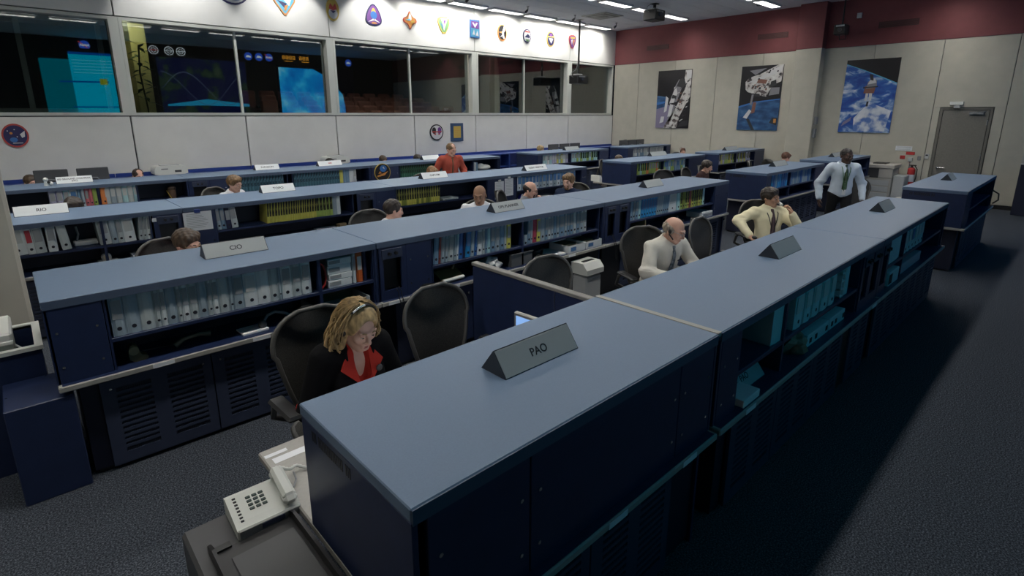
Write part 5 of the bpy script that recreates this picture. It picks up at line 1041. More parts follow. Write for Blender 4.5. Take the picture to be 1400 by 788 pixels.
# ------------------------------------------------------------------ mesh-back swivel chairs
def chair_proto():
    r = thing('swivel_chair', 'x', 'chair')
    # backrest: rounded mesh panel in a tube frame, wide above, narrow below; sitter faces -Y
    def half(v): return .26 - .10 * (1 - v) ** 2.0 if v < .62 else .26 * sqrt(max(0, 1 - ((v - .62) / .395) ** 2.6)) * .98 + .004
    def pt(u, v): return Vector((u * half(v), .25 + .09 * v * v - .04 * (1 - v) - .075 * (abs(u) ** 2) * (.4 + .6 * v), .52 + .56 * v))
    b = MB(); nu, nv = 12, 16
    vs = [pt(-1 + 2 * i / nu, .998 * j / nv) for j in range(nv + 1) for i in range(nu + 1)]
    b.add(vs, [(j * (nu + 1) + i, j * (nu + 1) + i + 1, (j + 1) * (nu + 1) + i + 1, (j + 1) * (nu + 1) + i) for j in range(nv) for i in range(nu)], True)
    vs2 = [p + Vector((0, .007, 0)) for p in vs]
    b.add(vs2, [(j * (nu + 1) + i, (j + 1) * (nu + 1) + i, (j + 1) * (nu + 1) + i + 1, j * (nu + 1) + i + 1) for j in range(nv) for i in range(nu)], True)
    br = b.build('backrest', MESHB, r)
    ring = [pt(-1, v / 24) for v in range(25)] + [pt(1, v / 24) for v in range(24, -1, -1)]
    MB().tube(ring, .014, 8, True).build('back_frame', CHFR, br)
    MB().tube([(0, .33, .86), (0, .36, .7), (0, .32, .52), (0, .2, .42)], [.02, .028, .03, .03]).build('spine', CHFR, r)
    s = MB(); s.prism(sm([(-.24, -.30), (.24, -.30), (.26, .0), (.2, .2), (-.2, .2), (-.26, .0)], 2), .43, .455); s.build('seat', MESHB, r)
    MB().tube([(p[0] * 1.02, p[1] * 1.02, .445) for p in sm([(-.24, -.30), (.24, -.30), (.26, .0), (.2, .2), (-.2, .2), (-.26, .0)], 2)], .016, 6, True).build('seat_frame', CHFR, r)
    for sx in (-1, 1):
        MB().tube([(sx * .2, .2, .46), (sx * .30, .2, .52), (sx * .31, .14, .62), (sx * .31, .08, .66)], .018).build('arm_bracket', CHFR, r)
        MB().box((sx * .31 - .045, -.17, .655), (sx * .31 + .045, .12, .685), .014).build('armrest', BLACK, r)
    MB().cyl((0, 0, .12), (0, 0, .43), .028).cyl((0, 0, .36), (0, 0, .43), .06, .1).build('gas_column', BLACK, r)
    for i in range(5):
        a = 2 * pi * i / 5 + .3; d = Vector((cos(a), sin(a), 0))
        l = MB().tube([d * .03 + Vector((0, 0, .13)), d * .18 + Vector((0, 0, .105)), d * .31 + Vector((0, 0, .075))], [.03, .022, .016]).build('base_leg', CHFR, r)
        n = Vector((-sin(a), cos(a), 0)); MB().cyl(d * .31 + n * .022 + Vector((0, 0, .03)), d * .31 - n * .022 + Vector((0, 0, .03)), .03, n=12).build('caster', BLACKR, l)
    return r
CH = chair_proto(); CH_USED = [False]
def chair(x, y, rz, label):
    if not CH_USED[0]:
        CH_USED[0] = True; CH.location = (x, y, 0); CH.rotation_euler = (0, 0, rz); CH['label'] = label; CH['group'] = 'mesh swivel chairs'
        return CH
    return dup(CH, (x, y, 0), rz, label, 'mesh swivel chairs')

# ------------------------------------------------------------------ people: signed-distance bodies turned into one continuous surface
class SDF:
    def __init__(s): s.p = []
    def cap(s, a, b, r0, r1=None, k=.02, sub=False): s.p.append(('c', np.array(a, float), np.array(b, float), r0, r0 if r1 is None else r1, k, sub)); return s
    def ell(s, c, r, R=None, k=.02, sub=False): s.p.append(('e', np.array(c, float), np.array(r, float), np.eye(3) if R is None else np.array(R, float), None, k, sub)); return s
    @staticmethod
    def dist(q, P):
        if q[0] == 'c':
            a, b, r0, r1 = q[1:5]; ab = b - a; L = max(float(ab @ ab), 1e-9)
            t = np.clip(((P - a) @ ab) / L, 0, 1)
            return np.linalg.norm(P - a - t[..., None] * ab, axis=-1) - (r0 + (r1 - r0) * t)
        c, r, R = q[1:4]; l = (P - c) @ R
        k0 = np.linalg.norm(l / r, axis=-1); k1 = np.linalg.norm(l / (r * r), axis=-1)
        return k0 * (k0 - 1) / np.maximum(k1, 1e-9)
    @staticmethod
    def mix(D, d, k, sub):
        if sub:
            d = -d; h = np.clip(.5 - .5 * (d - D) / k * -1, 0, 1) if False else np.clip(.5 + .5 * (d - D) / k, 0, 1)
            return D + (d - D) * h + k * h * (1 - h)
        h = np.clip(.5 + .5 * (D - d) / k, 0, 1)
        return D + (d - D) * h - k * h * (1 - h)
    def at(s, P):
        P = np.asarray(P, float); D = np.full(P.shape[:-1], 1.0)
        for q in s.p: D = s.mix(D, s.dist(q, P), q[5], q[6])
        return D
    def bounds(s, q):
        if q[0] == 'c':
            r = max(q[3], q[4]); return np.minimum(q[1], q[2]) - r, np.maximum(q[1], q[2]) + r
        e = np.sqrt(((q[3] * q[2]) ** 2).sum(1)); return q[1] - e, q[1] + e
    def mesh(s, h, noise=None):
        lo = np.min([s.bounds(q)[0] for q in s.p if not q[6]], 0) - 3 * h; hi = np.max([s.bounds(q)[1] for q in s.p if not q[6]], 0) + 3 * h
        n = np.ceil((hi - lo) / h).astype(int) + 1; D = np.full(n, 1.0, np.float32)
        for q in s.p:
            a, b = s.bounds(q); m = q[5] + 2.5 * h
            i0 = np.clip(np.floor((a - m - lo) / h).astype(int), 0, n - 1); i1 = np.clip(np.ceil((b + m - lo) / h).astype(int) + 1, 1, n)
            if (i1 <= i0).any(): continue
            g = [lo[k] + h * np.arange(i0[k], i1[k]) for k in range(3)]
            P = np.stack(np.meshgrid(*g, indexing='ij'), -1); sl = tuple(slice(i0[k], i1[k]) for k in range(3))
            d = s.dist(q, P)
            if noise and not q[6]: d = d + noise(P)
            D[sl] = s.mix(D[sl], d, q[5], q[6])
        return nets(D, lo, h)
def nets(D, lo, h):
    """surface nets: one vertex per mixed cell, one quad per crossing edge"""
    S = D < 0; nx, ny, nz = (k - 1 for k in D.shape)
    cnt = np.zeros((nx, ny, nz), np.float32); acc = np.zeros((nx, ny, nz, 3), np.float32)
    sl = lambda o: D[o[0]:o[0] + nx, o[1]:o[1] + ny, o[2]:o[2] + nz]
    for ax in range(3):
        for o in ((0, 0), (0, 1), (1, 0), (1, 1)):
            a = [0, 0, 0]; oth = [k for k in range(3) if k != ax]; a[oth[0]], a[oth[1]] = o; b = list(a); b[ax] = 1
            da, db = sl(a), sl(b); m = (da < 0) != (db < 0)
            t = np.where(m, da / np.where(m, da - db, 1), 0); cnt += m
            for k in range(3): acc[..., k] += np.where(m, (t if k == ax else a[k]), 0)
    M = cnt > 0; idx = np.full(M.shape, -1, np.int64); idx[M] = np.arange(M.sum())
    V = (np.argwhere(M) + acc[M] / cnt[M][:, None]) * h + lo
    F = []
    for ax in range(3):
        u, v = [k for k in range(3) if k != ax]
        a = [slice(None)] * 3; b = [slice(None)] * 3; a[ax] = slice(0, -1); b[ax] = slice(1, None)
        X = S[tuple(a)] != S[tuple(b)]; I = np.argwhere(X)
        I = I[(I[:, u] > 0) & (I[:, v] > 0) & (I[:, u] < D.shape[u] - 1) & (I[:, v] < D.shape[v] - 1)]
        def cell(du, dv): J = I.copy(); J[:, u] -= du; J[:, v] -= dv; return idx[J[:, 0], J[:, 1], J[:, 2]]
        q = np.stack([cell(1, 1), cell(0, 1), cell(0, 0), cell(1, 0)], 1)
        fl = S[I[:, 0], I[:, 1], I[:, 2]]
        if ax == 1: fl = ~fl
        q[~fl] = q[~fl][:, ::-1]; F.append(q)
    F = np.concatenate(F); F = F[(F >= 0).all(1)]
    return V, F
def link_np(name, V, F, m, parent):
    me = bpy.data.meshes.new(name); me.vertices.add(len(V)); me.vertices.foreach_set('co', V.astype(np.float32).ravel())
    me.loops.add(F.size); me.loops.foreach_set('vertex_index', F.astype(np.int32).ravel()); me.polygons.add(len(F))
    me.polygons.foreach_set('loop_start', np.arange(0, F.size, 4, dtype=np.int32)); me.polygons.foreach_set('use_smooth', np.ones(len(F), bool))
    me.materials.append(m); me.update(calc_edges=True); return link(name, me, parent)
def rotm(yaw=0, pit=0, rol=0):
    return np.array(Matrix.Rotation(radians(yaw), 3, 'Z') @ Matrix.Rotation(radians(pit), 3, 'X') @ Matrix.Rotation(radians(rol), 3, 'Y'))
SKIN = lambda n, c: mat('skin_' + n, c, .5, noise=(14, .06))
SK_F = SKIN('fair', (.62, .38, .29)); SK_P = SKIN('pink', (.60, .35, .26)); SK_T = SKIN('tan', (.46, .26, .17)); SK_B = SKIN('brown', (.28, .15, .09)); SK_D = SKIN('deep', (.075, .04, .028))
CL = lambda n, c: mat('cloth_' + n, c, .9, noise=(7, .07), bump=(35, .3), spec=.15)
HR = lambda n, c: ramp_mat('hair_' + n, 42, [(.35, tuple(k * .45 for k in c)), (.62, c), (.75, tuple(min(1, k * 1.5) for k in c))], .5, stretch=(1, 1, .35), detail=3)
EYEW = mat('eye_white', (.42, .40, .38), .4); IRIS = mat('eye_dark', (.015, .012, .01), .25); LIPM = mat('lip_rose', (.30, .095, .085), .5)
def hand(S, W, d, n, th, curl=(.35, .6), spread=.020, k=.006, s=1.0):
    """palm, four fingers of unequal length and a thumb; d along the hand, n out of its back, th=+1/-1 thumb side"""
    d = np.array(d, float); d /= np.linalg.norm(d); n = np.array(n, float); n -= d * (n @ d); n /= np.linalg.norm(n); sd = np.cross(n, d) * th
    R = np.stack([sd, n, d], 1)
    S.ell(W + d * .048, (.040 * s, .016 * s, .052 * s), R, .012); S.cap(W, W + d * .03, .024 * s, .026 * s, .02)
    rot = lambda a: d * cos(a) - n * sin(a)
    for i, L in enumerate((.070, .080, .074, .058)):
        b = W + d * (.088 if i in (1, 2) else .080) + sd * (.030 - spread * i)
        m = b + rot(curl[0]) * L * .45; e = m + rot(curl[0] + curl[1]) * L * .33; f = e + rot(curl[0] + curl[1] * 1.7) * L * .25
        S.cap(W + d * .06 + sd * (.024 - .016 * i), b, .0105 * s, .0095 * s, k); S.cap(b, m, .0095 * s, .0088 * s, k * .7); S.cap(m, e, .0088 * s, .008 * s, k * .7); S.cap(e, f, .008 * s, .0068 * s, k * .7)
    t0 = W + d * .022 + sd * .026; t1 = t0 + d * .030 + sd * .024 - n * .012; t2 = t1 + d * .026 + sd * .008 - n * .014
    S.cap(W + d * .02 + sd * .01, t0, .014, .013, .01); S.cap(t0, t1, .0125, .011, k); S.cap(t1, t2, .011, .0085, k)

def WRINK(P):
    a = P[..., 0] * 38 + P[..., 2] * 22 + 2.2 * np.sin(P[..., 1] * 17 + P[..., 2] * 13); b = P[..., 1] * 41 - P[..., 2] * 30 + 2.0 * np.sin(P[..., 0] * 15)
    return .0032 * np.sin(a) + .0026 * np.sin(b)
def person(label, loc, rz=0.0, sit=True, h=.008, skin=SK_F, shirt=None, pants=None, lean=10, head=(0, 8, 0), arms=None, hair=None, s=1.0, neck_fwd=.03, beard=None, female=False, jacket=None, seatz=.55, legs=None, extra=None, twist=0, seat=None, loose=0.0):
    if sit and seat is not False: chair(loc[0] + .04 * sin(-rz), loc[1] + .04 * cos(rz), rz, seat or 'mesh chair under the ' + ' '.join(label.split()[:11]))
    r = thing('person', label, 'person', loc, rz); r.scale = (s, s, s)
    R = rotm(twist, lean, 0)                                    # torso frame: z up the spine, -y forward (pitch>0 leans forward)
    P0 = np.array((0, 0, seatz if sit else .94)); up = R @ np.array((0, 0, 1.)); fw_ = R @ np.array((0, -1., 0)); rt = R @ np.array((1., 0, 0))
    tp = lambda x, y, z: P0 + R @ np.array((x, y, z), float)
    sw = .165 if female else .185
    N = tp(0, .01, .47); Hc = N + np.array((R @ np.array((0, -neck_fwd, .13))))
    RH = rotm(twist) @ rotm(head[0], lean * .5 + head[1], head[2]); hp = lambda x, y, z: Hc + RH @ np.array((x, y, z), float)
    sh = {1: tp(sw, .01, .415), -1: tp(-sw, .01, .415)}
    A = {}
    for sg in (1, -1):
        a = (arms or {}).get(sg)
        if a is None:
            a = dict(e=tp(sg * .27, -.06, .16), w=np.array((sg * .15, -.40, .73)) if sit else tp(sg * .29, -.12, -.04), d=(-.3 * sg, -1, -.05) if sit else (0, -.3, -1), n=(0, 0, 1) if sit else (sg, 0, .2))
        A[sg] = {k: (np.array(v, float) if k in 'ewdn' else v) for k, v in a.items()}
    def torso(S, o=0.0, k=.05):
        f = .92 if female else 1.0
        S.ell(tp(0, 0, .02), (.165 + o, .115 + o, .12 + o), R, k); S.ell(tp(0, -.005, .16), ((.15 if not female else .125) + o, .112 * f + o, .16 + o), R, k)
        S.ell(tp(0, -.003, .32), (.165 * f + o, .112 + o, .16 + o), R, k); S.cap(tp(-sw + .02, .012, .405), tp(sw - .02, .012, .405), .055 + o, None, k)
        S.cap(tp(-.1, .02, .43), tp(0, .02, .475), .04 + o, .045 + o, k); S.cap(tp(.1, .02, .43), tp(0, .02, .475), .04 + o, .045 + o, k)
        if female: S.ell(tp(.07, -.10, .28), (.06 + o, .05 + o, .06 + o), R, k); S.ell(tp(-.07, -.10, .28), (.06 + o, .05 + o, .06 + o), R, k)
    # body
    B = SDF(); torso(B, -.014)
    B.cap(N - up * .05, N + (Hc - N) * .55, .052, .05, .03)
    for sg in (1, -1):
        B.cap(sh[sg], A[sg]['e'], .044, .036, .03); B.cap(A[sg]['e'], A[sg]['w'], .036, .026, .015)
        hand(B, A[sg]['w'], A[sg]['d'], A[sg]['n'], A[sg].get('th', -sg), A[sg].get('curl', (.3, .55)), s=.92 if female else 1.0)
    # head
    fm = .95 if female else 1.0
    B.ell(hp(0, .012, .035), (.076, .096, .086), RH, .03); B.ell(hp(0, -.030, -.030), (.060 * fm, .066, .080), RH, .03); B.cap(hp(-.016, -.074, -.094), hp(.016, -.074, -.094), .019, None, .02)
    for sg in (1, -1):
        B.cap(hp(sg * .055, .0, -.05), hp(sg * .025, -.06, -.092), .018, .016, .02); B.ell(hp(sg * .043, -.070, -.022), (.020, .016, .018), RH, .02)
        B.cap(hp(sg * .045, -.082, .030), hp(sg * .014, -.094, .026), .009, .009, .014)
        B.ell(hp(sg * .032, -.106, .008), (.018, .016, .013), RH, .012, True)
        B.ell(hp(sg * .078, .014, -.006), (.009, .019, .031), RH @ rotm(0, 0, -sg * 8), .008); B.ell(hp(sg * .013, -.100, -.034), (.010, .011, .008), RH, .008)
    B.cap(hp(0, -.092, .018), hp(0, -.113, -.026), .009, .0125, .012); B.cap(hp(-.02, -.091, -.060), hp(.02, -.091, -.060), .0075, None, .008); B.cap(hp(-.016, -.089, -.071), hp(.016, -.089, -.071), .0085, None, .008)
    if sit:
        lg = legs or {sg: (np.array((sg * .13, -.42, .50)), np.array((sg * .14, -.40, .10))) for sg in (1, -1)}
    else: lg = legs or {sg: (np.array((sg * .10, -.02, .50)), np.array((sg * .11, .0, .09))) for sg in (1, -1)}
    hips = {sg: P0 + np.array((sg * .09, -.01, -.03)) for sg in (1, -1)}
    for sg in (1, -1): B.cap(hips[sg], lg[sg][0], .06, .045, .03); B.cap(lg[sg][0], lg[sg][1], .045, .035, .02)
    V, F = B.mesh(h); body = link_np('body', V, F, skin, r)
    # eyes, brows, lips
    Rm = Matrix(RH.tolist())
    for sg in (1, -1):
        e = MB().ell(hp(sg * .031, -.0850, .008), .0122, 12, 8).build('eye', EYEW, r)
        MB().ell(hp(sg * .031 , -.0945, .0055), (.0066, .0036, .0062), 10, 6, Rm).build('iris', IRIS, e)
        MB().ell(hp(sg * .031, -.0880, .0145), (.0172, .0115, .0085), 10, 6, Rm).build('eyelid', skin, e)
    hc = hair[1] if hair else mat('brow_brown', (.08, .05, .03), .8)
    for sg in (1, -1): MB().tube([hp(sg * .048, -.080, .028), hp(sg * .034, -.0945, .034), hp(sg * .016, -.099, .030)], [.0022, .0042, .0036], 6).build('eyebrow', hc, r)
    MB().ell(hp(0, -.0945, -.0625), (.021, .006, .0045), 12, 6, Rm).ell(hp(0, -.0945, -.0705), (.018, .0065, .0055), 12, 6, Rm).build('lips', LIPM if female else mat('lip_brown_' + skin.name, tuple(c * .62 for c in {SK_F: (.52, .26, .22), SK_P: (.5, .25, .2), SK_T: (.36, .17, .12), SK_B: (.22, .1, .07), SK_D: (.07, .04, .03)}[skin]), .55), r)
    # shirt with sleeves and collar
    SS = B
    if shirt:
        S = SDF(); torso(S, .004 + loose * .8)
        for sg in (1, -1):
            S.cap(sh[sg], A[sg]['e'], .060 + loose, .052 + loose, .035); w2 = A[sg]['e'] + (A[sg]['w'] - A[sg]['e']) * A[sg].get('cuff', .93)
            S.cap(A[sg]['e'], w2, .052 + loose, .040 + loose * .6, .02)
            # a few cloth folds round the elbow
            for t in (.8, .9): q = sh[sg] + (A[sg]['e'] - sh[sg]) * t; S.ell(q, (.060 + loose, .058 + loose, .012), None, .02)
        S.cap(N - up * .01 + fw_ * .01, N + up * .12, .052, .075, .01, True)
        if female: S.cap(N + fw_ * .10 + up * .03, tp(0, -.14, .27), .062, .014, .010, True)
        V, F = S.mesh(h, WRINK); so = link_np('shirt', V, F, shirt, r); SS = S
        c = MB(); ring = [N + rt * (.062 * sin(a)) + (R @ np.array((0, -1., 0))) * (.066 * cos(a)) + up * (.0 + .016 * -cos(a)) for a in [2 * pi * i / 20 for i in range(20)]]
        if not female:
            c.tube(ring, .011, 8, True)
            for sg in (1, -1): q = N + fw_ * .062 - up * .012; c.add([q, q + rt * sg * .05 + up * .012 - fw_ * .01, q + rt * sg * .045 - up * .045 + fw_ * .018, q + fw_ * .01, q + rt * sg * .05 + up * .012, q + rt * sg * .045 - up * .045 + fw_ * .026], [(0, 1, 2), (3, 5, 4), (0, 2, 5, 3), (1, 4, 5, 2), (0, 3, 4, 1)])
            c.build('collar', shirt, so)
    if jacket:
        S = SDF(); torso(S, .020)
        for sg in (1, -1):
            S.cap(sh[sg], A[sg]['e'], .072, .060, .035); S.cap(A[sg]['e'], A[sg]['e'] + (A[sg]['w'] - A[sg]['e']) * .9, .06, .047, .02)
        S.cap(N - up * .02, N + up * .12, .068, .085, .01, True); S.cap(N + fw_ * .10 + up * .02, tp(0, -.16, .10), .075, .03, .015, True)
        V, F = S.mesh(h); link_np('jacket', V, F, jacket, r)
    # trousers and shoes
    if pants:
        S = SDF(); S.ell(P0, (.172, .125, .12), None, .05)
        for sg in (1, -1): S.cap(hips[sg], lg[sg][0], .088, .066, .05); S.cap(lg[sg][0], lg[sg][1], .064, .052, .02)
        S.cap(P0 + up * .12, P0 + up * .3, .2, None, .01, True)
        V, F = S.mesh(max(h, .010)); link_np('trousers', V, F, pants, r)
        for sg in (1, -1):
            a = lg[sg][1]; q = MB().ell(a + np.array((0, -.06, -.05 if a[2] < .12 else -.05)), (.045, .13, .042), 14, 8).build('shoe', BLACK, r)
    # hair
    if hair:
        st, hm = hair; S = SDF(); wob = lambda P: .004 * np.sin(P[..., 0] * 130 + P[..., 2] * 60) * np.sin(P[..., 1] * 110 + P[..., 2] * 40)
        if st in ('short', 'full', 'thin', 'long'):
            o = {'short': .010, 'full': .019, 'thin': .006, 'long': .020}[st]
            S.ell(hp(0, .016, .040), (.076 + o, .096 + o, .086 + o), RH, .02)
            if st == 'full': S.cap(hp(-.055, -.05, .085), hp(.055, -.04, .095), .030, .028, .02)
            if st in ('short', 'full'): 
                for sg in (1, -1): S.cap(hp(sg * .073, -.022, .02), hp(sg * .072, -.012, -.015), .010, .006, .01)
            S.ell(hp(0, -.13, -.035), (.115, .098, .105), RH, .02, True); S.cap(hp(-.09, -.012, -.062), hp(.09, -.012, -.062), .050, None, .012, True); S.cap(hp(-.1, -.02, -.10), hp(.1, -.02, -.10), .06, None, .012, True); S.cap(hp(0, .06, -.16), hp(0, .02, -.12), .075, None, .015, True)
            if st == 'thin': S.ell(hp(0, -.09, .13), (.075, .09, .06), RH, .02, True)
        elif st == 'fringe':
            S.ell(hp(0, .022, .018), (.086, .094, .075), RH, .02); S.ell(hp(0, -.035, .11), (.12, .125, .085), RH, .02, True); S.ell(hp(0, -.13, -.02), (.13, .12, .2), RH, .01, True); S.cap(hp(-.1, .0, -.09), hp(.1, .0, -.09), .06, None, .012, True)
        elif st == 'buzz':
            S.ell(hp(0, .014, .037), (.079, .0985, .088), RH, .02); S.ell(hp(0, -.12, -.02), (.11, .095, .10), RH, .02, True); S.cap(hp(-.1, -.01, -.07), hp(.1, -.01, -.07), .06, None, .012, True); S.cap(hp(0, .06, -.16), hp(0, .02, -.12), .08, None, .015, True)
        if st == 'long':
            rn = random.Random(5)
            for sg in (1, -1):
                for i in range(9):
                    t = i / 8; S.ell(hp(sg * (.080 + .006 * t), .022, .05 - .19 * t), (.026, .040, .036), RH, .02)
            for i in range(10): S.ell(hp(-.045 + .09 * (i % 2), .085, .03 - .045 * (i // 2)), (.05, .030, .04), RH, .02)
            S.ell(hp(0, -.155, .006), (.080, .120, .122), RH, .012, True)
            wob = None
        V, F = S.mesh(max(h, .006), wob); ho = link_np('hair', V, F, hm, r)
        if st == 'long':
            q = MB(); rn = random.Random(9)
            for i in range(280):
                sg = 1 if i % 2 else -1; ph = radians(rn.uniform(72, 178)); o = rn.uniform(.016, .034); wv = rn.uniform(0, 6.28); am = rn.uniform(.009, .019); fr = rn.uniform(6, 11)
                end = rn.uniform(-.23, -.12); P = []
                for t in range(9):
                    th = .12 + 1.40 * t / 8; k = .005 * sin(wv + t * 1.5)
                    P.append((sg * ((.078 + o + k) * sin(th) * sin(ph)), .016 - (.098 + o + k) * sin(th) * cos(ph), .040 + (.084 + o) * cos(th)))
                x, y, z = P[-1]; y = max(y, -.02)
                for t in range(1, 11):
                    f = t / 10; a = am * (.3 + f); P.append((x * (1 + .22 * sin(f * 3)) + a * cos(wv + f * fr), y + .012 * f + a * sin(wv + f * fr), z + (end - z) * f))
                q.tube([hp(*p) for p in P], [.0016 + .0018 * min(1, t / 6) for t in range(18)] + [.0014], 4)
            for i in range(84):
                sg = 1 if i % 2 else -1; ph = radians(rn.uniform(78, 172)); o = rn.uniform(.022, .044); wv = rn.uniform(0, 6.28); am = rn.uniform(.010, .018); tn = rn.uniform(8, 13) * rn.choice((1, -1)); z0 = rn.uniform(-.03, .07); z1 = rn.uniform(-.27, -.15)
                q.tube([hp(sg * (.080 + o + .022 * sin(f * 2.6)) * sin(ph) + am * cos(wv + f * tn) * min(1, f * 3), .018 - (.100 + o) * cos(ph) * .85 + am * sin(wv + f * tn) * min(1, f * 3), z0 + (z1 - z0) * f) for f in [t / 15 for t in range(16)]], [.0025 + .0058 * sin(pi * min(1, .12 + .82 * t / 15)) for t in range(16)], 6)
            q.build('curls', hm, ho)['kind'] = 'stuff'
    if beard:
        S = SDF(); S.cap(hp(-.014, -.078, -.094), hp(.014, -.078, -.094), .0215, None, .02); S.cap(hp(-.03, -.086, -.052), hp(.03, -.086, -.052), .0085, None, .01); S.cap(hp(-.032, -.084, -.056), hp(-.024, -.078, -.09), .009, .012, .012); S.cap(hp(.032, -.084, -.056), hp(.024, -.078, -.09), .009, .012, .012)
        V, F = S.mesh(max(h * .8, .005)); link_np('beard', V, F, beard, r)
    ctx = dict(S=SS, r=r, tp=tp, hp=hp, N=N, up=up, fw=fw_, rt=rt, R=R, RH=RH, A=A, sh=sh, Hc=Hc)
    if extra:
        for f in extra: f(ctx)
    return ctx
def front_y(c, x, z, o=.012):
    """point just proud of the chest at torso (x, z)"""
    S = c['S']; y = -.30
    while y < 0 and S.at(c['tp'](x, y, z)[None])[0] > o * .45: y += .002
    return c['tp'](x, y, z)
def tie(m, w0=.018, w1=.045, z1=.06, name='tie'):
    def f(c):
        b = MB(); L = []; zs = [.455 - (.455 - z1) * i / 12 for i in range(13)]
        for i, z in enumerate(zs):
            hw = (.020 if i == 0 else w0 + (w1 - w0) * i / 12) * (1 if i < 12 else .1)
            p = front_y(c, 0, z) if i > 2 else (c['N'] + c['fw'] * .088 - c['up'] * .006) * (1 - i / 3) + front_y(c, 0, zs[3]) * (i / 3) + c['fw'] * .006; L += [p - c['rt'] * hw, p + c['rt'] * hw + 0 * c['fw'], p + c['fw'] * .008]
        b.add(L, [q for i in range(12) for q in ((3 * i, 3 * i + 2, 3 * i + 5, 3 * i + 3), (3 * i + 2, 3 * i + 1, 3 * i + 4, 3 * i + 5), (3 * i + 1, 3 * i, 3 * i + 3, 3 * i + 4))], True)
        b.ell(c['N'] + c['fw'] * .084 - c['up'] * .022, (.018, .014, .02), 10, 6); b.build(name, m, c['r'])
    return f
def lanyard(m, badge=None, z1=.12, sp=.055):
    def f(c):
        b = MB()
        for sg in (1, -1):
            pts = [c['N'] + c['rt'] * sg * .062 - c['fw'] * .02 + c['up'] * .018, c['N'] + c['rt'] * sg * .068 + c['fw'] * .05 - c['up'] * .0] + [front_y(c, sg * (sp - (sp - .006) * i / 6), .41 - (.41 - z1) * i / 6, .016) for i in range(7)]
            b.tube(pts, .0055, 6)
        o = b.build('lanyard', m, c['r'])
        if badge: p = front_y(c, 0, z1 - .05, .018); MB().rbox(p, (.055, .004, .085), Matrix(c['R'].tolist()), .001).build('badge', badge, o)
    return f
def headset(m=BLACK, silver=True):
    def f(c):
        hp = c['hp']; MB().tube([hp((.102 if silver else .093) * cos(a), -.008, .02 + (.132 if silver else .115) * sin(a)) for a in [pi * i / 16 for i in range(17)]], .006).build('headset_band', m, c['r'])
        o = MB().ell(hp(-.092, .0, .0), (.018, .026, .032), 12, 8, Matrix(c['RH'].tolist())).build('ear_piece', m, c['r'])
        if silver: MB().tube([hp(-.104 * cos(a) * -1, -.014, .022 + .136 * sin(a)) for a in [pi * .50 + .06 * i for i in range(12)]], .006).build('silver_arc', CHROME, c['r'])
    return f
def glasses(m=ALU, ll=.021):
    def f(c):
        hp = c['hp']; b = MB()
        for sg in (1, -1):
            b.tube([hp(sg * .031 + ll * cos(a), -.108 + .006 * abs(cos(a)), .006 + ll * .75 * sin(a)) for a in [2 * pi * i / 14 for i in range(14)]], .0018, 5, True); b.tube([hp(sg * .052, -.102, .010), hp(sg * .074, -.06, .012), hp(sg * .081, .005, .010)], .0020, 5)
        b.tube([hp(-.010, -.110, .008), hp(.010, -.110, .008)], .0018, 5); b.build('glasses', m, c['r'])
    return f
def earset():
    def f(c):
        hp = c['hp']; MB().tube([hp(-.085, .005, .02), hp(-.09, .02, .0), hp(-.086, .0, -.03), hp(-.08, -.05, -.06)], .006).ell(hp(-.087, .008, .0), (.012, .02, .024), 10, 6).build('ear_headset', BLACK, c['r'])
    return f
W_ = lambda *a: np.array(a, float)
HB = HR('brown', (.075, .045, .025)); HDB = HR('dark_brown', (.03, .019, .013)); HBL = HR('blond', (.46, .32, .15)); HLB = HR('light_brown', (.20, .115, .05)); HGR = HR('grey_fair', (.36, .30, .24)); HRB = HR('red_brown', (.13, .055, .03)); HBK = HR('black', (.014, .011, .010))
CWH = CL('white', (.66, .68, .72)); CCR = CL('cream', (.72, .66, .45)); CIV = CL('ivory', (.60, .58, .51)); CBK = CL('black_wool', (.004, .004, .005)); CRD = CL('red', (.42, .035, .025)); CRU = CL('rust_red', (.36, .075, .05)); CDB = CL('dark_maroon_brown', (.055, .03, .03)); CGY = CL('heather_grey', (.20, .21, .23)); CNV = CL('navy', (.022, .035, .075)); CBR = CL('brick', (.30, .06, .05)); CTR = CL('charcoal_trousers', (.018, .018, .020)); CKH = CL('khaki', (.20, .17, .11)); CLV = CL('lavender', (.42, .40, .50))
TIEG = ramp_mat('tie_blue_grey', 40, [(.4, (.05, .07, .09)), (.6, (.16, .19, .22))], .5, detail=1); TIEB = mat('tie_brown', (.075, .045, .05), .5); TIEK = ramp_mat('tie_green', 30, [(.4, (.03, .06, .03)), (.6, (.09, .15, .07))], .5)
# 1 the woman at the PAO place
def brooch(c):
    p = front_y(c, .08, .375, .085); b = MB().ell(p, (.020, .008, .020), 12, 6); b.build('round_pin', DGREY, c['r'])
def red_lapel(c):
    for sg in (1, -1):
        q0 = c['N'] + c['fw'] * .05 + c['rt'] * sg * .055 + c['up'] * .015; q1 = front_y(c, sg * .035, .32, .055); q2 = front_y(c, sg * .125, .40, .075)
        u = c['fw'] * .008; MB().add([q0, q1, q2, q0 + u, q1 + u, q2 + u], [(0, 2, 1), (3, 4, 5), (0, 1, 4, 3), (1, 2, 5, 4), (2, 0, 3, 5)]).build('collar', CRD, c['r'])
chair(1.18, 2.74, radians(2), 'mesh chair the woman in the black jacket sits in')
person('woman with curly blond hair and headset in black jacket over red collar', (1.22, 2.72, 0), radians(2), seat=False, h=.0052, skin=SK_F, shirt=CRD, jacket=CBK, pants=CTR, lean=16, head=(4, 16, 0), hair=('long', HBL), female=True, neck_fwd=.045, extra=[headset(), lanyard(mat('red_ribbon', (.55, .03, .03), .5), None, .14, .06), brooch, red_lapel], seatz=.53)
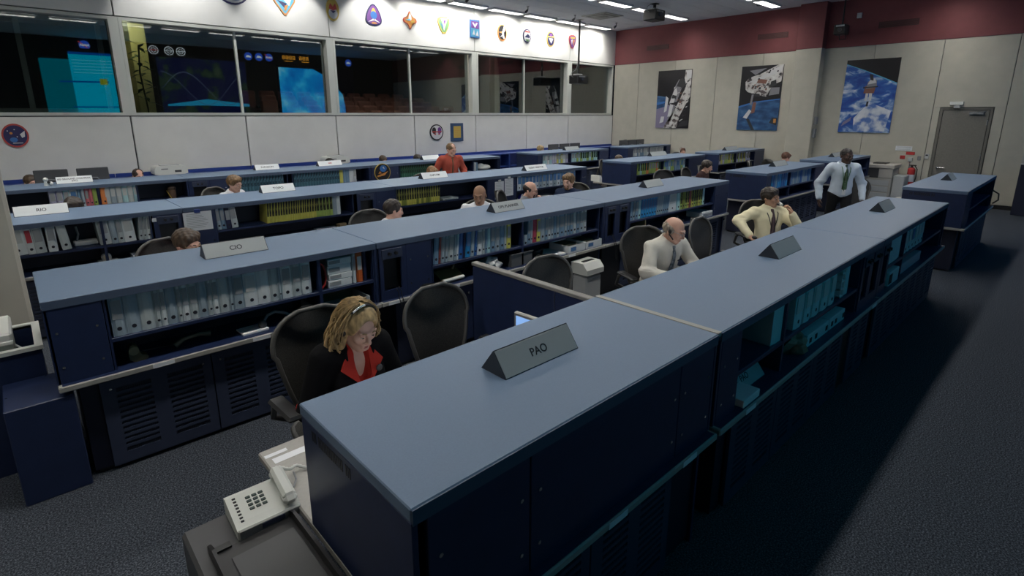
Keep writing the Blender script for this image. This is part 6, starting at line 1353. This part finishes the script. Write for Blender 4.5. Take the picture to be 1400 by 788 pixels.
# 2 the balding man in the ivory shirt
def pocket(c): p = front_y(c, .085, .31, .008); MB().rbox(p, (.022, .01, .014), Matrix(c['R'].tolist()), .002).build('pocket_pen', INK, c['r'])
chair(4.52, 2.78, radians(-24), 'mesh chair of the balding man in the ivory shirt')
person('balding man in ivory shirt and grey tie bent over his desk', (4.58, 2.80, 0), radians(-14), seat=False, h=.0055, skin=SK_P, shirt=CIV, pants=CKH, loose=.014, lean=18, head=(26, 12, 0), hair=('fringe', HGR), extra=[tie(TIEG), glasses(), earset(), pocket], seatz=.56, arms={1: dict(e=(.30, -.22, .74), w=(.16, -.46, .72), d=(-.4, -1, 0), n=(0, 0, 1)), -1: dict(e=(-.30, -.20, .74), w=(-.15, -.46, .73), d=(.4, -1, 0), n=(0, 0, 1))})
# 3 the man on the telephone
def phone_hand(c):
    hp = c['hp']; MB().tube([hp(.092, .01, .01), hp(.100, -.05, -.035), hp(.062, -.135, -.075)], [.020, .014, .020], 10).build('telephone_receiver', WHITEP, c['r'])
def dark_mouse(c):
    w_ = c['A'][-1]['w']; MB().ell(w_ + np.array((.02, -.07, .0)), (.03, .05, .022), 12, 8).build('held_talk_switch', BLACK, c['r'])
def wristcord(c):
    q = c['A'][1]['w']; MB().tube([q + np.array((0, .0, 0)), q + np.array((.04, .03, -.12)), q + np.array((.06, .02, -.25)), q + np.array((.03, -.1, -.40))], .004, 6).build('phone_cord', BLACK, c['r'])
chair(7.10, 2.76, radians(-38), 'mesh chair of the man on the telephone')
person('dark-haired man in cream shirt and brown tie holding a telephone to his ear', (7.08, 2.72, 0), radians(-40), seat=False, h=.0055, skin=SK_T, shirt=CCR, pants=CTR, loose=.012, lean=-4, head=(36, 6, 0), hair=('full', HDB), seatz=.55, neck_fwd=.02,
       arms={-1: dict(e=(-.40, .02, .86), w=(-.33, -.20, .70), d=(.25, -1, -.25), n=(-.3, 0, 1), curl=(.5, .8)), 1: dict(e=(.31, -.22, .76), w=(.155, -.235, .985), d=(-.2, .35, .9), n=(.75, -.55, .1), curl=(.5, .9), th=1)}, extra=[tie(TIEB, .02, .042, .02), lanyard(BLACK, DGREY, .18, .07), phone_hand, dark_mouse, wristcord])
# 4 walking man beyond the far console
person('man in pale blue-white shirt and green tie walking between the far consoles', (9.95, 2.75, 0), radians(-52), sit=False, h=.008, skin=SK_D, shirt=CL('ice_white', (.55, .63, .72)), pants=CTR, loose=.012, lean=3, head=(18, 6, 0), hair=('buzz', HBK), s=1.0, extra=[tie(TIEK, .02, .04, .05), lanyard(mat('green_ribbon', (.05, .16, .06), .6), PAPER, .08, .06)], arms={1: dict(e=(.34, .06, 1.08), w=(.32, -.08, .84), d=(0, -.3, -1), n=(1, 0, 0)), -1: dict(e=(-.31, .08, 1.08), w=(-.32, -.04, .84), d=(0, -.2, -1), n=(-1, 0, 0))}, legs={1: (W_(.10, -.14, .50), W_(.11, -.04, .09)), -1: (W_(-.10, .06, .50), W_(-.11, .22, .11))})
# 5 standing man in red
person('standing man in rust-red zipped shirt behind the third row', (6.25, 8.48, 0), radians(-14), sit=False, h=.008, skin=SK_P, shirt=CRU, pants=CTR, loose=.012, lean=8, head=(22, 14, 0), hair=('thin', HLB), s=1.0, arms={1: dict(e=(.30, .0, 1.12), w=(.20, -.28, 1.02), d=(-.3, -1, -.2), n=(0, 0, 1)), -1: dict(e=(-.30, .0, 1.12), w=(-.24, -.28, 1.02), d=(.2, -1, -.2), n=(0, 0, 1))}, extra=[tie(mat('zip_olive', (.12, .08, .04), .5), .012, .014, .1, 'zip_strip')])
# row B operators
chair(1.0, 5.46, radians(22), 'mesh chair of the man in glasses behind the CIO sign')
def cup(c): pass
person('man with brown hair and glasses in red shirt behind the CIO sign', (.90, 5.38, 0), radians(42), seat=False, h=.008, skin=SK_P, shirt=CBR, pants=CTR, lean=16, head=(-6, 8, 0), hair=('full', HB), seatz=.525, extra=[glasses(mat('gold_wire', (.4, .3, .15), .3, .8))])
person('man with dark hair seen in profile, white collar, before the TOPO console', (3.02, 5.36, 0), radians(70), seat=False, h=.008, skin=SK_P, shirt=CWH, pants=CTR, lean=8, head=(8, 4, 0), hair=('short', HDB), seatz=.54, extra=[lanyard(BLACK, None, .2, .06)])
person('bald brown-skinned man in white shirt below the CAPCOM sign', (4.36, 5.28, 0), radians(-42), seat='mesh chair of the bald man in the white shirt', h=.008, skin=SK_B, shirt=CWH, pants=CTR, lean=8, head=(-8, 10, 0), hair=None, seatz=.61)
person('balding bearded man in grey shirt resting chin on hand', (5.48, 5.72, 0), radians(34), h=.008, skin=SK_P, shirt=CGY, pants=CTR, lean=14, head=(0, 8, 0), hair=('fringe', HDB), beard=HDB, seatz=.53, arms={1: dict(e=(.22, -.30, .74), w=(.06, -.335, .93), d=(-.25, .25, 1), n=(.3, -1, 0), curl=(1.1, 1.2)), -1: None} if False else {1: dict(e=(.22, -.30, .74), w=(.06, -.335, .93), d=(-.25, .25, 1), n=(.3, -1, 0), curl=(1.1, 1.2))}, extra=[glasses(BLACK)])
person('man with light brown hair and goatee in navy shirt turned to his neighbour', (6.62, 5.72, 0), radians(-72), h=.008, skin=SK_F, shirt=CNV, pants=CTR, lean=4, head=(-4, 6, 0), hair=('full', HLB), beard=HLB, seatz=.54)
chair(3.03, 5.54, radians(-5), 'mesh chair of the man with the white collar'); 
# across the aisle
person('dark-haired man with goatee in dark brown shirt across the aisle', (10.62, 5.62, 0), radians(8), h=.008, skin=SK_P, shirt=CDB, pants=CTR, lean=14, head=(6, 8, 0), hair=('full', HDB), beard=HDB, seatz=.55)
chair(9.75, 5.75, radians(-20), 'mesh chair left of the man in dark brown'); chair(11.4, 5.70, radians(10), 'mesh chair right of the man in dark brown')
person('man with red-brown hair bowed over his desk by the pilaster', (14.35, 5.45, 0), radians(60), h=.011, skin=SK_P, shirt=CLV, pants=CTR, lean=18, head=(0, 16, 0), hair=('full', HRB), seatz=.55)
chair(13.55, 5.55, radians(20), 'mesh chair left of the man by the pilaster')
person('person in headset glancing aside beyond the green binders', (14.55, 8.30, 0), radians(-40), h=.011, skin=SK_P, shirt=CWH, pants=CTR, lean=8, head=(0, 6, 0), hair=('short', HRB), seatz=.53, extra=[headset(LGREY, False)])
person('dim person low behind the third-row console across the aisle', (11.05, 8.15, 0), radians(20), h=.011, skin=SK_T, shirt=CTR, pants=CTR, lean=12, head=(0, 10, 0), hair=('short', HB), seatz=.50)
person('fair-haired woman beside the three monitors by the window wall', (11.65, 11.38, 0), radians(20), h=.011, skin=SK_F, shirt=CTR, pants=CTR, lean=8, head=(0, 6, 0), hair=('full', HBL), seatz=.56, female=True)
person('man in white shirt beside the monitors in the far corner', (15.95, 11.35, 0), radians(0) if False else radians(10), h=.011, skin=SK_P, shirt=CWH, pants=CTR, lean=6, head=(0, 4, 0), hair=('short', HB), seatz=.60)
# third row operators
person('dark-haired head just showing above the RIO console', (.48, 8.15, 0), radians(0), h=.010, skin=SK_P, shirt=CGY, pants=CTR, lean=12, head=(0, 16, 0), hair=('full', HDB), seatz=.54)
person('fair-brown-haired man in white shirt left of the TOPO sign', (2.42, 9.05, 0), radians(30), h=.009, skin=SK_F, shirt=CWH, pants=CTR, lean=12, head=(4, 10, 0), hair=('full', HLB), seatz=.57)
person('woman with curly hair looking down behind the CAPCOM sign', (5.72, 8.42, 0), radians(-10), h=.010, skin=SK_F, shirt=CGY, pants=CTR, lean=12, head=(10, 22, 0), hair=('full', HR('curly_copper', (.26, .13, .05))), seatz=.54, female=True)
# fourth row operators
person('grey-haired head at the left edge of the left dark monitor', (.22, 11.55, 0), 0, h=.011, skin=SK_P, shirt=CGY, pants=CTR, lean=8, head=(30, 6, 0), hair=('short', HB), seatz=.54)
person('man with receding dark hair left of the left white printer', (1.62, 11.5, 0), radians(8), h=.010, skin=SK_P, shirt=CWH, pants=CTR, lean=10, head=(8, 10, 0), hair=('thin', HDB), seatz=.55)
person('black-haired head beside the right white printer', (5.12, 11.5, 0), radians(20), h=.011, skin=SK_P, shirt=CGY, pants=CTR, lean=10, head=(10, 16, 0), hair=('full', HBK), seatz=.53)
person('brown-haired head above the round emblem', (6.42, 11.45, 0), radians(5), h=.011, skin=SK_P, shirt=CGY, pants=CTR, lean=10, head=(0, 14, 0), hair=('short', HB), seatz=.54)
person('dark head left of the plain pale sign in the fourth row', (7.2, 11.2, 0), radians(10), h=.011, skin=SK_P, shirt=CGY, pants=CTR, lean=10, head=(0, 18, 0), hair=('full', HDB), seatz=.53)
# empty chairs
chair(1.95, 2.60, radians(2), 'empty mesh chair left of the navy partition'); chair(3.02, 2.62, radians(-6), 'empty mesh chair just right of the navy partition, mostly hidden')
chair(5.50, 2.60, radians(2), 'empty mesh chair right of the balding man in the ivory shirt'); chair(10.95, 2.75, radians(-60), 'mesh chair standing behind the walking man')
chair(9.55, 8.35, radians(60), 'mesh chair before the left end of the third-row console across the aisle')
